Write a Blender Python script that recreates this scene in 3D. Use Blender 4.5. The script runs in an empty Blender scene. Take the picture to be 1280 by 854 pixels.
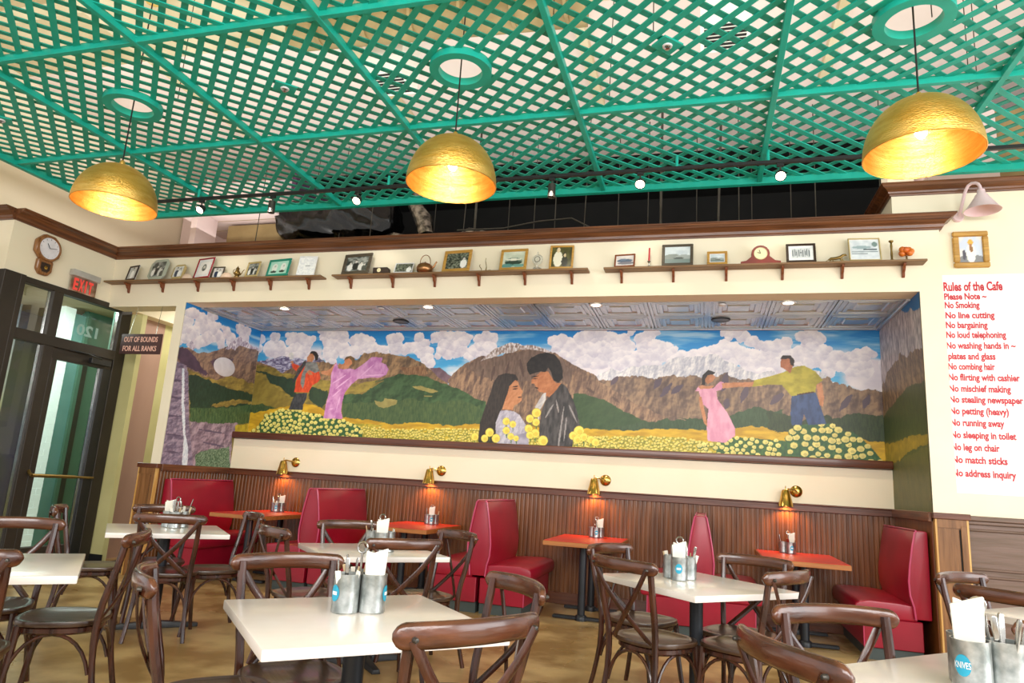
import bpy, bmesh, math, random
import numpy as np
from mathutils import Vector, Matrix
random.seed(7)
C = bpy.data.collections.new('cafe'); bpy.context.scene.collection.children.link(C)
SC = bpy.context.scene
PI = math.pi
# ------------------------------------------------------------------ camera
YAW, PITCH, ROLL, FPX, EYE = 0.281431841, 0.203014112, 0.061401803, 856.335902, 1.28
f = Vector((-math.sin(YAW)*math.cos(PITCH), math.cos(YAW)*math.cos(PITCH), math.sin(PITCH)))
r0 = f.cross(Vector((0, 0, 1))).normalized(); u0 = r0.cross(f)
r = r0*math.cos(ROLL) + u0*math.sin(ROLL); u = -r0*math.sin(ROLL) + u0*math.cos(ROLL)
cam = bpy.data.objects.new('camera', bpy.data.cameras.new('camera')); C.objects.link(cam)
cam.matrix_world = Matrix(((r.x, u.x, -f.x, 0), (r.y, u.y, -f.y, 0), (r.z, u.z, -f.z, EYE), (0, 0, 0, 1)))
cam.data.sensor_fit = 'HORIZONTAL'; cam.data.sensor_width = 36; cam.data.lens = FPX/1280*36
cam.data.clip_start = 0.05; cam.data.clip_end = 100
SC.camera = cam
# ------------------------------------------------------------------ world, lights, exposure
W = bpy.data.worlds.new('daylight'); SC.world = W; W.use_nodes = True
W.node_tree.nodes['Background'].inputs[0].default_value = (1.0, 0.995, 0.99, 1)
W.node_tree.nodes['Background'].inputs[1].default_value = 1.15
SC.view_settings.view_transform = 'Standard'; SC.view_settings.look = 'None'
SC.view_settings.exposure = 0.12; SC.view_settings.gamma = 1; SC.view_settings.use_curve_mapping = False
def light(name, kind, loc, aim, power, color=(1, 1, 1), **kw):
    d = bpy.data.lights.new(name, kind); d.energy = power; d.color = color
    for k, v in kw.items(): setattr(d, k, v)
    o = bpy.data.objects.new(name, d); C.objects.link(o); o.location = loc
    if aim is not None:
        o.rotation_euler = (Vector(aim) - Vector(loc)).to_track_quat('-Z', 'Y').to_euler()
    return o
light('window_daylight', 'AREA', (1.0, -2.2, 3.5), (-2.0, 6.5, 1.5), 470, (1, 0.985, 0.965), shape='RECTANGLE', size=9, size_y=1.8)
light('side_window_daylight', 'AREA', (6.6, 2.0, 2.0), (-2.0, 5.0, 1.2), 200, (0.93, 0.97, 1.0), shape='RECTANGLE', size=5, size_y=2.6)
light('plenum_fill', 'AREA', (-2.5, 5.2, 4.5), (-2.5, 5.2, 6), 205, (1, 0.96, 0.9), shape='RECTANGLE', size=10, size_y=5.5)  # unseen upward fill added to brighten the deck above the lattice
light('vestibule_fill', 'AREA', (-8.3, 6.9, 3.4), (-8.6, 7.2, 0), 130, (0.95, 1, 0.97), shape='RECTANGLE', size=1.6, size_y=1.6)  # added fill so the vestibule behind the glass is not black
light('corridor_fill', 'AREA', (-6.55, 8.0, 3.4), (-7.2, 8.2, 0), 16, (1, 0.97, 0.88), shape='RECTANGLE', size=0.4, size_y=0.4)  # fill light added for the corridor, kept out of view behind the pier
# ------------------------------------------------------------------ helpers
def lin(c):
    if isinstance(c, str): c = tuple(int(c[i:i+2], 16)/255 for i in (0, 2, 4))
    return tuple((v/12.92 if v <= 0.04045 else ((v+0.055)/1.055)**2.4) for v in c)
MATS = {}
def mat(name, col, rough=0.5, metal=0.0, col2=None, scale=8.0, stretch=(1, 1, 1), bump=0.0, bscale=None, emit=0, coat=0, trans=0, detail=4, alpha=1, spec=None, kind='noise', ior=None):
    m = bpy.data.materials.new(name); m.use_nodes = True; MATS[name] = m
    n = m.node_tree.nodes; l = m.node_tree.links; b = n['Principled BSDF']
    b.inputs['Roughness'].default_value = rough; b.inputs['Metallic'].default_value = metal
    if spec is not None: b.inputs['Specular IOR Level'].default_value = spec
    if coat: b.inputs['Coat Weight'].default_value = coat; b.inputs['Coat Roughness'].default_value = 0.12
    if trans: b.inputs['Transmission Weight'].default_value = trans
    if ior: b.inputs['IOR'].default_value = ior
    if alpha < 1: b.inputs['Alpha'].default_value = alpha
    c1 = (*lin(col), 1)
    tc = n.new('ShaderNodeTexCoord'); mp = n.new('ShaderNodeMapping'); mp.inputs['Scale'].default_value = stretch
    l.new(tc.outputs['Object'], mp.inputs[0])
    if col2 is None: col2 = tuple(min(1, v*0.93) for v in (tuple(int(col[i:i+2], 16)/255 for i in (0, 2, 4)) if isinstance(col, str) else col))
    nt = n.new('ShaderNodeTexNoise'); nt.inputs['Scale'].default_value = scale; nt.inputs['Detail'].default_value = detail
    l.new(mp.outputs[0], nt.inputs['Vector'])
    rp = n.new('ShaderNodeValToRGB'); rp.color_ramp.elements[0].position = 0.35; rp.color_ramp.elements[1].position = 0.65
    rp.color_ramp.elements[0].color = (*lin(col2), 1); rp.color_ramp.elements[1].color = c1
    l.new(nt.outputs['Fac'], rp.inputs[0]); l.new(rp.outputs[0], b.inputs['Base Color'])
    if emit:
        l.new(rp.outputs[0], b.inputs['Emission Color']); b.inputs['Emission Strength'].default_value = emit
    if bump:
        bn = n.new('ShaderNodeBump'); bn.inputs['Strength'].default_value = bump; bn.inputs['Distance'].default_value = 0.01
        if kind == 'voronoi':
            vt = n.new('ShaderNodeTexVoronoi'); vt.inputs['Scale'].default_value = bscale or scale*4; l.new(mp.outputs[0], vt.inputs['Vector']); l.new(vt.outputs['Distance'], bn.inputs['Height'])
        else:
            n2 = n.new('ShaderNodeTexNoise'); n2.inputs['Scale'].default_value = bscale or scale*4; l.new(mp.outputs[0], n2.inputs['Vector']); l.new(n2.outputs['Fac'], bn.inputs['Height'])
        l.new(bn.outputs[0], b.inputs['Normal'])
    return m
def wood(name, c1, c2, rough=0.4, axis=0, scale=3.0, coat=0.0, st=14, bump=0.15):
    s = [st, st, st]; s[axis] = 1.0
    return mat(name, c1, rough, col2=c2, scale=scale, stretch=tuple(s), bump=bump, bscale=scale*2.5, detail=6, coat=coat)
class MB:
    def __init__(s): s.v = []; s.f = []
    def add(s, vs, fs):
        k = len(s.v); s.v += [tuple(p) for p in vs]; s.f += [tuple(k+i for i in q) for q in fs]; return s
    def box(s, x0, x1, y0, y1, z0, z1):
        return s.add([(x0, y0, z0), (x1, y0, z0), (x1, y1, z0), (x0, y1, z0), (x0, y0, z1), (x1, y0, z1), (x1, y1, z1), (x0, y1, z1)],
                     [(0, 3, 2, 1), (4, 5, 6, 7), (0, 1, 5, 4), (1, 2, 6, 5), (2, 3, 7, 6), (3, 0, 4, 7)])
    def prism(s, poly, a0, a1, axis='z'):
        n = len(poly); area = sum(poly[i][0]*poly[(i+1) % n][1]-poly[(i+1) % n][0]*poly[i][1] for i in range(n))
        if area < 0: poly = poly[::-1]
        def P(p, a):
            return {'z': (p[0], p[1], a), 'y': (p[0], a, p[1]), 'x': (a, p[0], p[1])}[axis]
        vs = [P(p, a0) for p in poly]+[P(p, a1) for p in poly]
        fs = [tuple(range(n))[::-1], tuple(range(n, 2*n))]+[(i, (i+1) % n, n+(i+1) % n, n+i) for i in range(n)]
        if axis == 'y': fs = [q[::-1] for q in fs]
        return s.add(vs, fs)
    def tube(s, pts, rad, n=8, sx=1.0, sz=1.0, caps=True, up=None):
        pts = [Vector(p) for p in pts]; m = len(pts)
        rads = rad if isinstance(rad, (list, tuple)) else [rad]*m
        T = []
        for i in range(m):
            t = (pts[min(i+1, m-1)]-pts[max(i-1, 0)]).normalized(); T.append(t)
        ref = Vector(up) if up else (Vector((0, 0, 1)) if abs(T[0].z) < 0.9 else Vector((1, 0, 0)))
        a = (ref-T[0]*ref.dot(T[0])).normalized(); vs = []
        for i in range(m):
            a = (a-T[i]*a.dot(T[i])); a = a.normalized() if a.length > 1e-6 else T[i].orthogonal().normalized()
            b = T[i].cross(a)
            for k in range(n):
                th = 2*PI*k/n; vs.append(pts[i]+(a*math.cos(th)*sz+b*math.sin(th)*sx)*rads[i])
        fs = [(i*n+k, i*n+(k+1) % n, (i+1)*n+(k+1) % n, (i+1)*n+k) for i in range(m-1) for k in range(n)]
        if caps: fs += [tuple(range(n))[::-1], tuple(range((m-1)*n, m*n))]
        return s.add(vs, fs)
    def lathe(s, prof, c=(0, 0, 0), n=24, axis='z', caps=False):
        vs = []
        for (rr, z) in prof:
            for k in range(n):
                th = 2*PI*k/n; x, y = rr*math.cos(th), rr*math.sin(th)
                p = {'z': (x, y, z), 'x': (z, x, y), 'y': (y, z, x)}[axis]
                vs.append((p[0]+c[0], p[1]+c[1], p[2]+c[2]))
        m = len(prof); fs = [(i*n+k, i*n+(k+1) % n, (i+1)*n+(k+1) % n, (i+1)*n+k) for i in range(m-1) for k in range(n)]
        if caps: fs += [tuple(range(n))[::-1], tuple(range((m-1)*n, m*n))]
        return s.add(vs, fs)
    def sweep(s, path, prof, close=True):
        # path: list of (x, y); prof: list of (out, z), out = to the right of the travel direction
        m = len(path); P = [Vector(p) for p in path]; k = len(prof); vs = []
        for i in range(m):
            d1 = (P[i]-P[i-1]).normalized() if i else (P[1]-P[0]).normalized()
            d2 = (P[i+1]-P[i]).normalized() if i < m-1 else d1
            n1 = Vector((d1.y, -d1.x)); n2 = Vector((d2.y, -d2.x)); b = (n1+n2).normalized(); b = b/max(0.2, b.dot(n1))
            for (o, z) in prof: vs.append((P[i].x+b.x*o, P[i].y+b.y*o, z))
        fs = [(i*k+j, (i+1)*k+j, (i+1)*k+(j+1) % k, i*k+(j+1) % k) for i in range(m-1) for j in range(k)]
        fs += [tuple(range(k)), tuple(range((m-1)*k, m*k))[::-1]]
        return s.add(vs, fs)
    def xf(s, M): s.v = [tuple(M @ Vector(p)) for p in s.v]; return s
    def mesh(s, name, m, bevel=0, seg=2, smooth=35):
        me = bpy.data.meshes.new(name); me.from_pydata(s.v, [], s.f)
        bm = bmesh.new(); bm.from_mesh(me)
        bmesh.ops.recalc_face_normals(bm, faces=bm.faces)
        if bevel:
            es = [e for e in bm.edges if len(e.link_faces) == 2 and e.calc_face_angle(0) > 0.6]
            bmesh.ops.bevel(bm, geom=es, offset=bevel, segments=seg, affect='EDGES', clamp_overlap=True, profile=0.6)
        bm.to_mesh(me); bm.free()
        if smooth:
            me.shade_smooth(); me.set_sharp_from_angle(angle=math.radians(smooth))
        if m is not None: me.materials.append(m if not isinstance(m, str) else MATS[m])
        return me
    def obj(s, name, m, parent=None, **kw):
        return link(name, s.mesh(name, m, **kw), parent)
def link(name, me, parent=None, loc=None):
    o = bpy.data.objects.new(name, me); C.objects.link(o)
    if parent: o.parent = parent
    if loc: o.location = loc
    return o
def tag(o, label=None, cat=None, group=None, kind=None):
    if label: o['label'] = label
    if cat: o['category'] = cat
    if group: o['group'] = group
    if kind: o['kind'] = kind
    return o
def thing(name, label, cat, loc=(0, 0, 0), rz=0, group=None):
    o = bpy.data.objects.new(name, None); C.objects.link(o); o.location = loc; o.rotation_euler = (0, 0, rz); o.empty_display_size = 0.1
    return tag(o, label, cat, group)
def struct(name, mb, m, parent=None, **kw):
    o = mb.obj(name, m, parent, **kw)
    if parent is None: o['kind'] = 'structure'
    return o
def sroot(name):
    o = bpy.data.objects.new(name, None); C.objects.link(o); o['kind'] = 'structure'; return o
KIDS = {}
def kids(o): return [c for c in C.objects if c.parent == o]
def copy_tree(o, parent=None):
    c = o.copy(); C.objects.link(c); c.parent = parent
    for ch in kids(o): copy_tree(ch, c)
    return c
def place(proto, used, loc, rz, label, group=None):
    o = proto if not used else copy_tree(proto)
    o.location = loc; o.rotation_euler = (0, 0, rz); o['label'] = label
    if group: o['group'] = group
    return o
def text_mesh(s, height, width=None, m='red_vinyl', bold=0.02, ext=0.0, mirror=False, align='LEFT'):
    cu = bpy.data.curves.new('t', 'FONT'); cu.body = s; cu.size = 1; cu.offset = bold; cu.extrude = ext/ max(height, 1e-3); cu.resolution_u = 3
    o = bpy.data.objects.new('t', cu); SC.collection.objects.link(o); bpy.context.view_layer.update()
    me = bpy.data.meshes.new_from_object(o.evaluated_get(bpy.context.evaluated_depsgraph_get()))
    bpy.data.objects.remove(o); bpy.data.curves.remove(cu)
    co = np.zeros(len(me.vertices)*3); me.vertices.foreach_get('co', co); co = co.reshape(-1, 3)
    x0, x1 = co[:, 0].min(), co[:, 0].max(); cap = 0.69
    sy = height/cap; sx = (width/(x1-x0)) if width else sy
    co[:, 0] = (co[:, 0]-x0)*sx; co[:, 1] *= sy; co[:, 2] *= height
    if mirror: co[:, 0] *= -1
    if align == 'CENTER': co[:, 0] -= (co[:, 0].min()+co[:, 0].max())/2
    me.vertices.foreach_set('co', co.ravel()); me.materials.clear(); me.materials.append(MATS[m]); me.update()
    return me
# ------------------------------------------------------------------ materials
mat('cream_wall', 'f1e6cd', 0.75, col2='ece0c4', scale=1.2, bump=0.04, bscale=60)
mat('white_wall', 'f5f0e8', 0.7, col2='f2ece2', scale=1.2)
mat('pale_pink', 'e8d3d0', 0.7, col2='dcc6c4', scale=1.5)
mat('olive_wall', 'cdc78f', 0.7, col2='c4bd84', scale=2)
mat('pink_brown', 'b08d7c', 0.6, col2='a58070', scale=2, stretch=(1, 1, 0.2))
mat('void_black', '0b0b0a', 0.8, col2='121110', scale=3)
mat('deck', 'dccdae', 0.8, col2='c2ae86', scale=1.6, bump=0.2, bscale=5)
mat('deck_pink', 'ecdad3', 0.8, col2='dfccc3', scale=1.2)
mat('duct_brown', 'a08a5e', 0.6, col2='8a744a', scale=3)
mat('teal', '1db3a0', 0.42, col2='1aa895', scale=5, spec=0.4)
mat('teal_shaded', '1aa08e', 0.5, col2='179482', scale=5)  # same teal darkened: shade of the upper slat layer put into the colour
mat('gold', 'ffcf74', 0.4, 1.0, col2='f2b955', scale=6, stretch=(1, 1, 5), bump=0.35, bscale=42, kind='voronoi')
mat('gold_inner', 'f2c56e', 0.38, 1.0, col2='e2a851', scale=5, stretch=(1, 1, 9), bump=0.3, bscale=30)
mat('bulb', 'ffe9c0', 0.4, emit=14)
mat('bulb_small', 'fff0d2', 0.4, emit=9)
mat('black_metal', '17181a', 0.42, col2='1d1e20', scale=8, spec=0.5)
mat('grey_metal', '55524e', 0.4, 0.7)
mat('column_metal', '2b2e33', 0.38, 0.3, col2='24272b')
mat('bronze_frame', '3a332b', 0.5, 0.3, col2='332c25', scale=3)
mat('brass', 'd2aa5c', 0.22, 1.0, col2='c09848', scale=12)
mat('brass_dull', '8f7440', 0.4, 0.9)
mat('chrome', 'd8d8d6', 0.15, 1.0)
mat('steel', 'b9b7b2', 0.25, 1.0, col2='a5a39e', scale=20)
mat('galvanized', 'c9cdcb', 0.33, 0.85, col2='949b99', scale=22, bump=0.06, detail=6)
wood('chair_wood', '4c281a', '2c160f', 0.25, axis=2, scale=1.6, coat=0.35, st=16)
wood('chair_rail_wood', '653a24', '3f2115', 0.24, axis=0, scale=2.2, coat=0.5, st=12)
wood('seat_wood', '4f3724', '352317', 0.3, axis=1, scale=2.0, coat=0.4, st=10)
wood('walnut', '7a4a2a', '4e2a15', 0.38, axis=0, scale=1.6, coat=0.2, st=22)
wood('walnut_y', '7a4a2a', '4e2a15', 0.38, axis=1, scale=1.6, coat=0.2, st=22)
wood('ledge_wood', '65361f', '4b2413', 0.35, axis=0, scale=2, coat=0.3, st=22)
wood('bead_wood', '774821', '573213', 0.36, axis=2, scale=1.6, coat=0.3, st=10)
wood('rail_wood', '6a3a20', '532a15', 0.35, axis=0, scale=2, coat=0.3, st=20)
wood('oak_panel', '8f6238', '70471f', 0.4, axis=2, scale=2.4, coat=0.1, st=14)
wood('oak_light', 'd9ae69', 'c4934d', 0.45, axis=2, scale=2.4, st=14)
wood('panel_brown', '7b6256', '66503f', 0.45, axis=0, scale=2, coat=0.1, st=12)
wood('shelf_wood', '8c6a45', '6e4c2c', 0.5, axis=0, scale=2.4, st=16)
wood('bracket_wood', '8a4a22', '6a3113', 0.4, axis=2, scale=4, coat=0.2)
wood('edge_wood', 'b5743a', '9a5a26', 0.4, axis=0, scale=2.4, coat=0.2)
wood('clock_wood', '9a6a3c', '7a4a22', 0.4, axis=2, scale=4, coat=0.3)
wood('gold_frame', 'c99b4c', 'a87a33', 0.4, axis=0, scale=4)
wood('dark_frame', '3d2a1e', '2b1c13', 0.4, axis=0, scale=4)
wood('grey_frame', '5e5344', '433a2e', 0.5, axis=0, scale=4)
wood('olive_frame', 'a39564', '847749', 0.5, axis=0, scale=4)
wood('blond_frame', 'c8b27c', 'b39a62', 0.5, axis=0, scale=4)
mat('red_leather', 'a00f2c', 0.36, col2='8e0c25', scale=2.5, bump=0.05, bscale=160, coat=0.08)
mat('piping', 'c04468', 0.3, coat=0.3)
mat('red_laminate', 'd0301c', 0.33, col2='c42a18', scale=4)
mat('quartz', 'f2ece6', 0.2, col2='eae2d9', scale=3, detail=8, coat=0.2)
mat('toe_kick', '46504e', 0.6)
mat('paper', 'f4f0e6', 0.8, col2='ebe5d8', scale=10)
mat('kraft', 'd9c3a2', 0.7, col2='cbb08a', scale=10)
mat('sticker', '2fa6c6', 0.4, col2='299cbc')
mat('white_ink', 'f2f6f4', 0.5)
mat('red_vinyl', 'c4182c', 0.5, col2='bd1428')
mat('white_vinyl', 'faf9f6', 0.6, col2='f7f5f1', scale=2)
mat('sign_brown', '4a2a26', 0.5, col2='402220', scale=6)
mat('sign_pink', 'efb9a6', 0.6)
mat('exit_red', 'e8493f', 0.4, emit=0.35)
mat('number_film', '8fb0a6', 0.5)
mat('exit_case', 'b9b5ae', 0.4, col2='a9a59e')
mat('exit_pane', 'c9a79a', 0.12, 0.6, col2='8c6f58', scale=9)
mat('pink_paint', 'e9cdd0', 0.35, col2='e4c4c8')
mat('dial', 'eeeaf0', 0.5)
mat('dial_cream', 'efe3b4', 0.5)
mat('mahogany', '8a2a1a', 0.35, col2='6e1d10', scale=6, coat=0.3)
mat('tin', 'd2d6da', 0.26, 0.6, col2='bcc5ce', scale=4)
mat('copper', 'a97a52', 0.3, 0.9, col2='8c623e', scale=10)
mat('crystal', 'eef2f4', 0.08, trans=0.85, alpha=0.6)
mat('grey_enamel', 'b9bdae', 0.35, col2='a7ad9c')
mat('teal_frame', '1f8c74', 0.4, col2='18806a')
mat('teal_mat', 'a9d8c4', 0.7)
mat('red_frame', 'a3182a', 0.4, col2='8e1224')
mat('white_card', 'efeeea', 0.6, col2='dedfe0', scale=20)
mat('orange_shade', 'e2862e', 0.4, col2='cf5f1e', scale=12)
mat('red_candle', 'c01f2c', 0.4)
mat('soft_pink', 'eccdb4', 0.5)
mat('white_disc', 'e6e2e4', 0.5)
mat('white_tile_glow', 'f2f6f2', 0.35, col2='e9efea', scale=3, emit=0.25)  # slight emission makes the tiles brighter, though they are no light source
mat('teal_wall', '6f9a94', 0.6, col2='5c8880', scale=1.5)
mat('green_wall', '4c7460', 0.6, col2='3f6654', scale=1.5)
mat('purple_wall', '6f4b6e', 0.7, col2='5a3a5c', scale=2)
mat('out_wall', '8c93a8', 0.6, col2='a89a72', scale=0.8)
mat('out_violet', '6a5a86', 0.5, col2='7a7458', scale=0.7)
mat('foil', '9a958a', 0.25, 0.9, col2='3a3833', scale=14, bump=0.8, bscale=16)
mat('black_plastic', '040405', 0.22, col2='080809', scale=8, bump=0.3, bscale=20, spec=0.35)
mat('wire', '4c4a44', 0.4, 0.6)
mat('speaker_black', '15161a', 0.5)
mat('floor_mat', '1c2422', 0.8)
def floor_material():
    m = mat('polished_concrete', 'c9ac78', 0.2, col2='98794a', scale=2.2, bump=0.03, bscale=12, detail=9)
    n = m.node_tree.nodes; l = m.node_tree.links; b = n['Principled BSDF']
    n2 = n.new('ShaderNodeTexNoise'); n2.inputs['Scale'].default_value = 9; n2.inputs['Detail'].default_value = 8
    mx = n.new('ShaderNodeMixRGB'); mx.blend_type = 'OVERLAY'; mx.inputs[0].default_value = 0.55
    rp = [x for x in n if x.type == 'VALTORGB'][0]
    l.new(rp.outputs[0], mx.inputs[1]); l.new(n2.outputs['Fac'], mx.inputs[2]); l.new(mx.outputs[0], b.inputs['Base Color'])
    rp.color_ramp.elements[0].position = 0.42; rp.color_ramp.elements[1].position = 0.6
    r2 = n.new('ShaderNodeMapRange'); r2.inputs['To Min'].default_value = 0.16; r2.inputs['To Max'].default_value = 0.4
    l.new(n2.outputs['Fac'], r2.inputs[0]); l.new(r2.outputs[0], b.inputs['Roughness'])
floor_material()
def paint_material(name, rough=0.6):
    m = bpy.data.materials.new(name); m.use_nodes = True; MATS[name] = m
    n = m.node_tree.nodes; l = m.node_tree.links; b = n['Principled BSDF']
    a = n.new('ShaderNodeVertexColor'); a.layer_name = 'paint'
    nt = n.new('ShaderNodeTexNoise'); nt.inputs['Scale'].default_value = 40
    mx = n.new('ShaderNodeMixRGB'); mx.blend_type = 'SOFT_LIGHT'; mx.inputs[0].default_value = 0.12
    l.new(a.outputs[0], mx.inputs[1]); l.new(nt.outputs['Fac'], mx.inputs[2]); l.new(mx.outputs[0], b.inputs['Base Color'])
    b.inputs['Roughness'].default_value = rough
paint_material('mural_paint', 0.45); paint_material('photo_print', 0.3)
def glass_material(name, col, rough=0.02, alpha=0.25):
    m = bpy.data.materials.new(name); m.use_nodes = True; MATS[name] = m
    n = m.node_tree.nodes; l = m.node_tree.links
    for x in list(n): n.remove(x)
    out = n.new('ShaderNodeOutputMaterial'); t = n.new('ShaderNodeBsdfTransparent'); g = n.new('ShaderNodeBsdfGlossy'); mx = n.new('ShaderNodeMixShader'); fr = n.new('ShaderNodeFresnel')
    t.inputs[0].default_value = (*lin(col), 1); g.inputs['Roughness'].default_value = rough; fr.inputs[0].default_value = 1.5
    l.new(fr.outputs[0], mx.inputs[0]); l.new(t.outputs[0], mx.inputs[1]); l.new(g.outputs[0], mx.inputs[2]); l.new(mx.outputs[0], out.inputs[0])
glass_material('door_glass', 'dcebe6'); glass_material('clear_glass', 'eef2f2')
# ------------------------------------------------------------------ setting
def B(*a): return MB().box(*a)
struct('floor', B(-13, 7, -4, 10, -0.1, 0), 'polished_concrete')
wf = sroot('wall_front')
m = MB()
m.box(-7.28, 2.045, 6.7, 6.95, 3.19, 3.9); m.box(-7.28, -6.228, 6.7, 6.95, 3.147, 3.19)
m.obj('header', 'cream_wall', wf, smooth=0)
B(-6.228, -6.095, 6.7, 8.3, 0, 3.19).obj('pier', 'cream_wall', wf, smooth=0)
B(1.858, 2.045, 6.7, 6.86, 0, 3.19).obj('pier', 'cream_wall', wf, smooth=0)
B(1.858, 2.045, 6.86, 8.3, 0, 3.19).obj('alcove_side', 'cream_wall', wf, smooth=0)
struct('wall_back', B(-6.228, 2.065, 8.21, 8.3, 0, 3.25), 'cream_wall', smooth=0)
struct('wall_alcove_low', B(-6.09, 1.853, 7.94, 8.2, 0, 1.64), 'cream_wall', smooth=0)
wl = sroot('wall_left')
m = MB(); m.box(-7.5, -7.28, 5.33, 8.2, 3.2, 3.9); m.box(-12, -7.5, 5.33, 5.55, 3.2, 3.9); m.obj('plaster', 'cream_wall', wl, smooth=0)
m = MB(); m.box(-7.5, -7.085, 7.085, 7.16, 0, 3.147); m.obj('plaster_return', 'olive_wall', wl, smooth=0)
m = MB(); m.box(-7.27, -7.07, 7.077, 7.084, 0, 0.12); m.obj('skirting', 'black_metal', wl, smooth=0)
m = MB(); m.box(-8.4, -7.98, 3.0, 9.5, 3.9, 6.2); m.obj('upper_wall', 'cream_wall', wl, smooth=0)
B(-12, -7.28, 5.33, 8.2, 3.86, 3.9).obj('ledge', 'cream_wall', wl, smooth=0)
# corridor seen through the passage
wc = sroot('wall_corridor')
B(-9.4, -6.23, 9.0, 9.1, 0, 3.6).obj('plaster', 'olive_wall', wc, smooth=0)
B(-7.5, -7.48, 7.16, 7.91, 0, 3.56).obj('pink_partition', 'pink_brown', wc, smooth=0); B(-7.5, -7.48, 7.91, 9.0, 0, 3.56).obj('plaster_side', 'olive_wall', wc, smooth=0); B(-7.48, -7.43, 7.16, 7.3, 0, 3.56).obj('partition_edge', 'pink_brown', wc, smooth=0)
B(-9.4, -6.23, 6.95, 9.1, 3.56, 3.62).obj('soffit', 'deck', wc, smooth=0)
tag(B(-7.46, -7.40, 8.97, 9.0, 2.2, 2.36).obj('thermostat', 'white_disc', bevel=0.005), 'small pale wall thermostat on the olive corridor wall', 'thermostat')
# text wall block to the right
wr = sroot('wall_right')
B(2.046, 5, 6.82, 7.0, 0, 4.27).obj('plaster', 'cream_wall', wr, smooth=0); B(1.70, 2.046, 6.96, 7.0, 3.32, 4.27).obj('plaster', 'cream_wall', wr, smooth=0); B(1.70, 2.046, 6.82, 6.96, 3.905, 4.27).obj('plaster', 'cream_wall', wr, smooth=0)
B(1.70, 1.85, 7.0, 9.2, 3.3, 4.27).obj('plaster_side', 'cream_wall', wr, smooth=0)
# wainscot of the text wall
m = MB().box(2.046, 5, 6.795, 6.82, 0, 1.22)
m.obj('wainscot_board', 'panel_brown', wr, smooth=0)
m = MB()
for z0, z1, d in ((1.20, 1.24, 0.05), (1.17, 1.20, 0.03), (1.115, 1.135, 0.02), (0.80, 0.82, 0.022), (0.74, 0.76, 0.022), (0.0, 0.13, 0.03)):
    m.box(2.046, 5, 6.795-d, 6.82, z0, z1)
m.obj('wainscot_moulding', 'panel_brown', wr, bevel=0.006, seg=1)
for x in (2.105, 3.4):
    B(x-0.03, x+0.03, 6.78, 6.8, 0.13, 1.12).obj('wainscot_stile', 'panel_brown', wr, bevel=0.004, seg=1)
# walls above and behind the bulkhead
wv = sroot('wall_void')
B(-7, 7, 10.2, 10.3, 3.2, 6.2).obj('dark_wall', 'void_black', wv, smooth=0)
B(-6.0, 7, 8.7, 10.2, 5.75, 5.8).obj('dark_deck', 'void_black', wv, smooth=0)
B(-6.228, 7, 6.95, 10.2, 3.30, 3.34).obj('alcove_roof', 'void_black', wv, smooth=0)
B(-6.02, -5.95, 8.35, 10.2, 3.3, 6.0).obj('purple_partition', 'purple_wall', wv, smooth=0)
m = MB()
for k in range(6): m.box(-8.4+k*0.48, -8.4+k*0.48+0.475, 8.9, 8.98, 3.3, 6.0)
for k in range(6): pass
for k in range(6): B(-8.9+k*0.5, -8.9+k*0.5+0.494, 8.9, 8.98, 3.3, 6.0).obj('board', 'pale_pink', wv, smooth=0)
tag(B(-7.95, -7.72, 8.4, 8.85, 3.9, 5.6).obj('pink_column', 'pale_pink', bevel=0.01), 'pale pink boxed column behind the crown moulding, upper left', 'column')
tag(B(-7.43, -7.38, 8.2, 8.25, 3.9, 5.6).obj('steel_post', 'white_wall'), 'thin white post rising behind the crown moulding, upper left', 'post')
t = thing('boxed_duct', 'pale pink boxed duct above the bulkhead left end, beige underside', 'duct')
B(-7.3, -5.75, 7.6, 8.6, 4.75, 5.2).obj('casing', 'pale_pink', t, bevel=0.01)
for k in range(2): B(-7.302, -5.748, 7.9+k*0.35, 7.905+k*0.35, 4.745, 4.752).obj('seam', 'duct_brown', t, smooth=0)
tag(MB().box(-6.75, -5.55, 8.0, 8.7, 4.0, 4.72).obj('beam_box', 'duct_brown', bevel=0.02), 'rough tan boxed beam under the pink duct above the crown', 'beam')
tag(B(-6.95, -6.85, 7.5, 7.9, 3.9, 4.75).obj('side_panel', 'pale_pink', bevel=0.004), 'pink side panel standing between duct and crown moulding', 'panel')
# deck above the lattice
ce = sroot('ceiling')
B(-8.4, 7, -4, 5.6, 5.75, 5.85).obj('deck_slab', 'deck', ce, smooth=0)
B(-8.4, 7, 5.6, 8.7, 5.75, 5.85).obj('deck_board', 'deck_pink', ce, smooth=0)
for y in (1.6, 3.1, 4.5):
    m = MB().box(-8.4, 7, y-0.09, y+0.09, 5.6, 5.75); m.obj('deck_beam', 'deck', ce, smooth=0)
for x in (-6, -3.6, -1.2, 1.2, 3.6):
    m = MB().box(x-0.05, x+0.05, -4, 7.3, 5.66, 5.75); m.obj('deck_rib', 'deck', ce, smooth=0)
for i, (x, y, r_, L, lab) in enumerate(((-5.2, 3.2, 0.2, 3.4, 'round tan duct above the lattice at left'), (0.4, 3.6, 0.22, 4.4, 'round tan duct above the lattice right of centre'), (-2.4, 5.0, 0.16, 2.8, 'smaller tan duct above the lattice near the middle ring'))):
    m = MB().tube([(x-L/2, y, 5.35), (x+L/2, y+0.15, 5.35)], r_, 16)
    for k in range(6): m.tube([(x-L/2+0.3+k*L/6, y+0.01*k, 5.35), (x-L/2+0.33+k*L/6, y+0.01*k, 5.35)], r_+0.012, 16)
    tag(m.obj('round_duct', 'duct_brown' if i else 'deck'), lab, 'duct')
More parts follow.
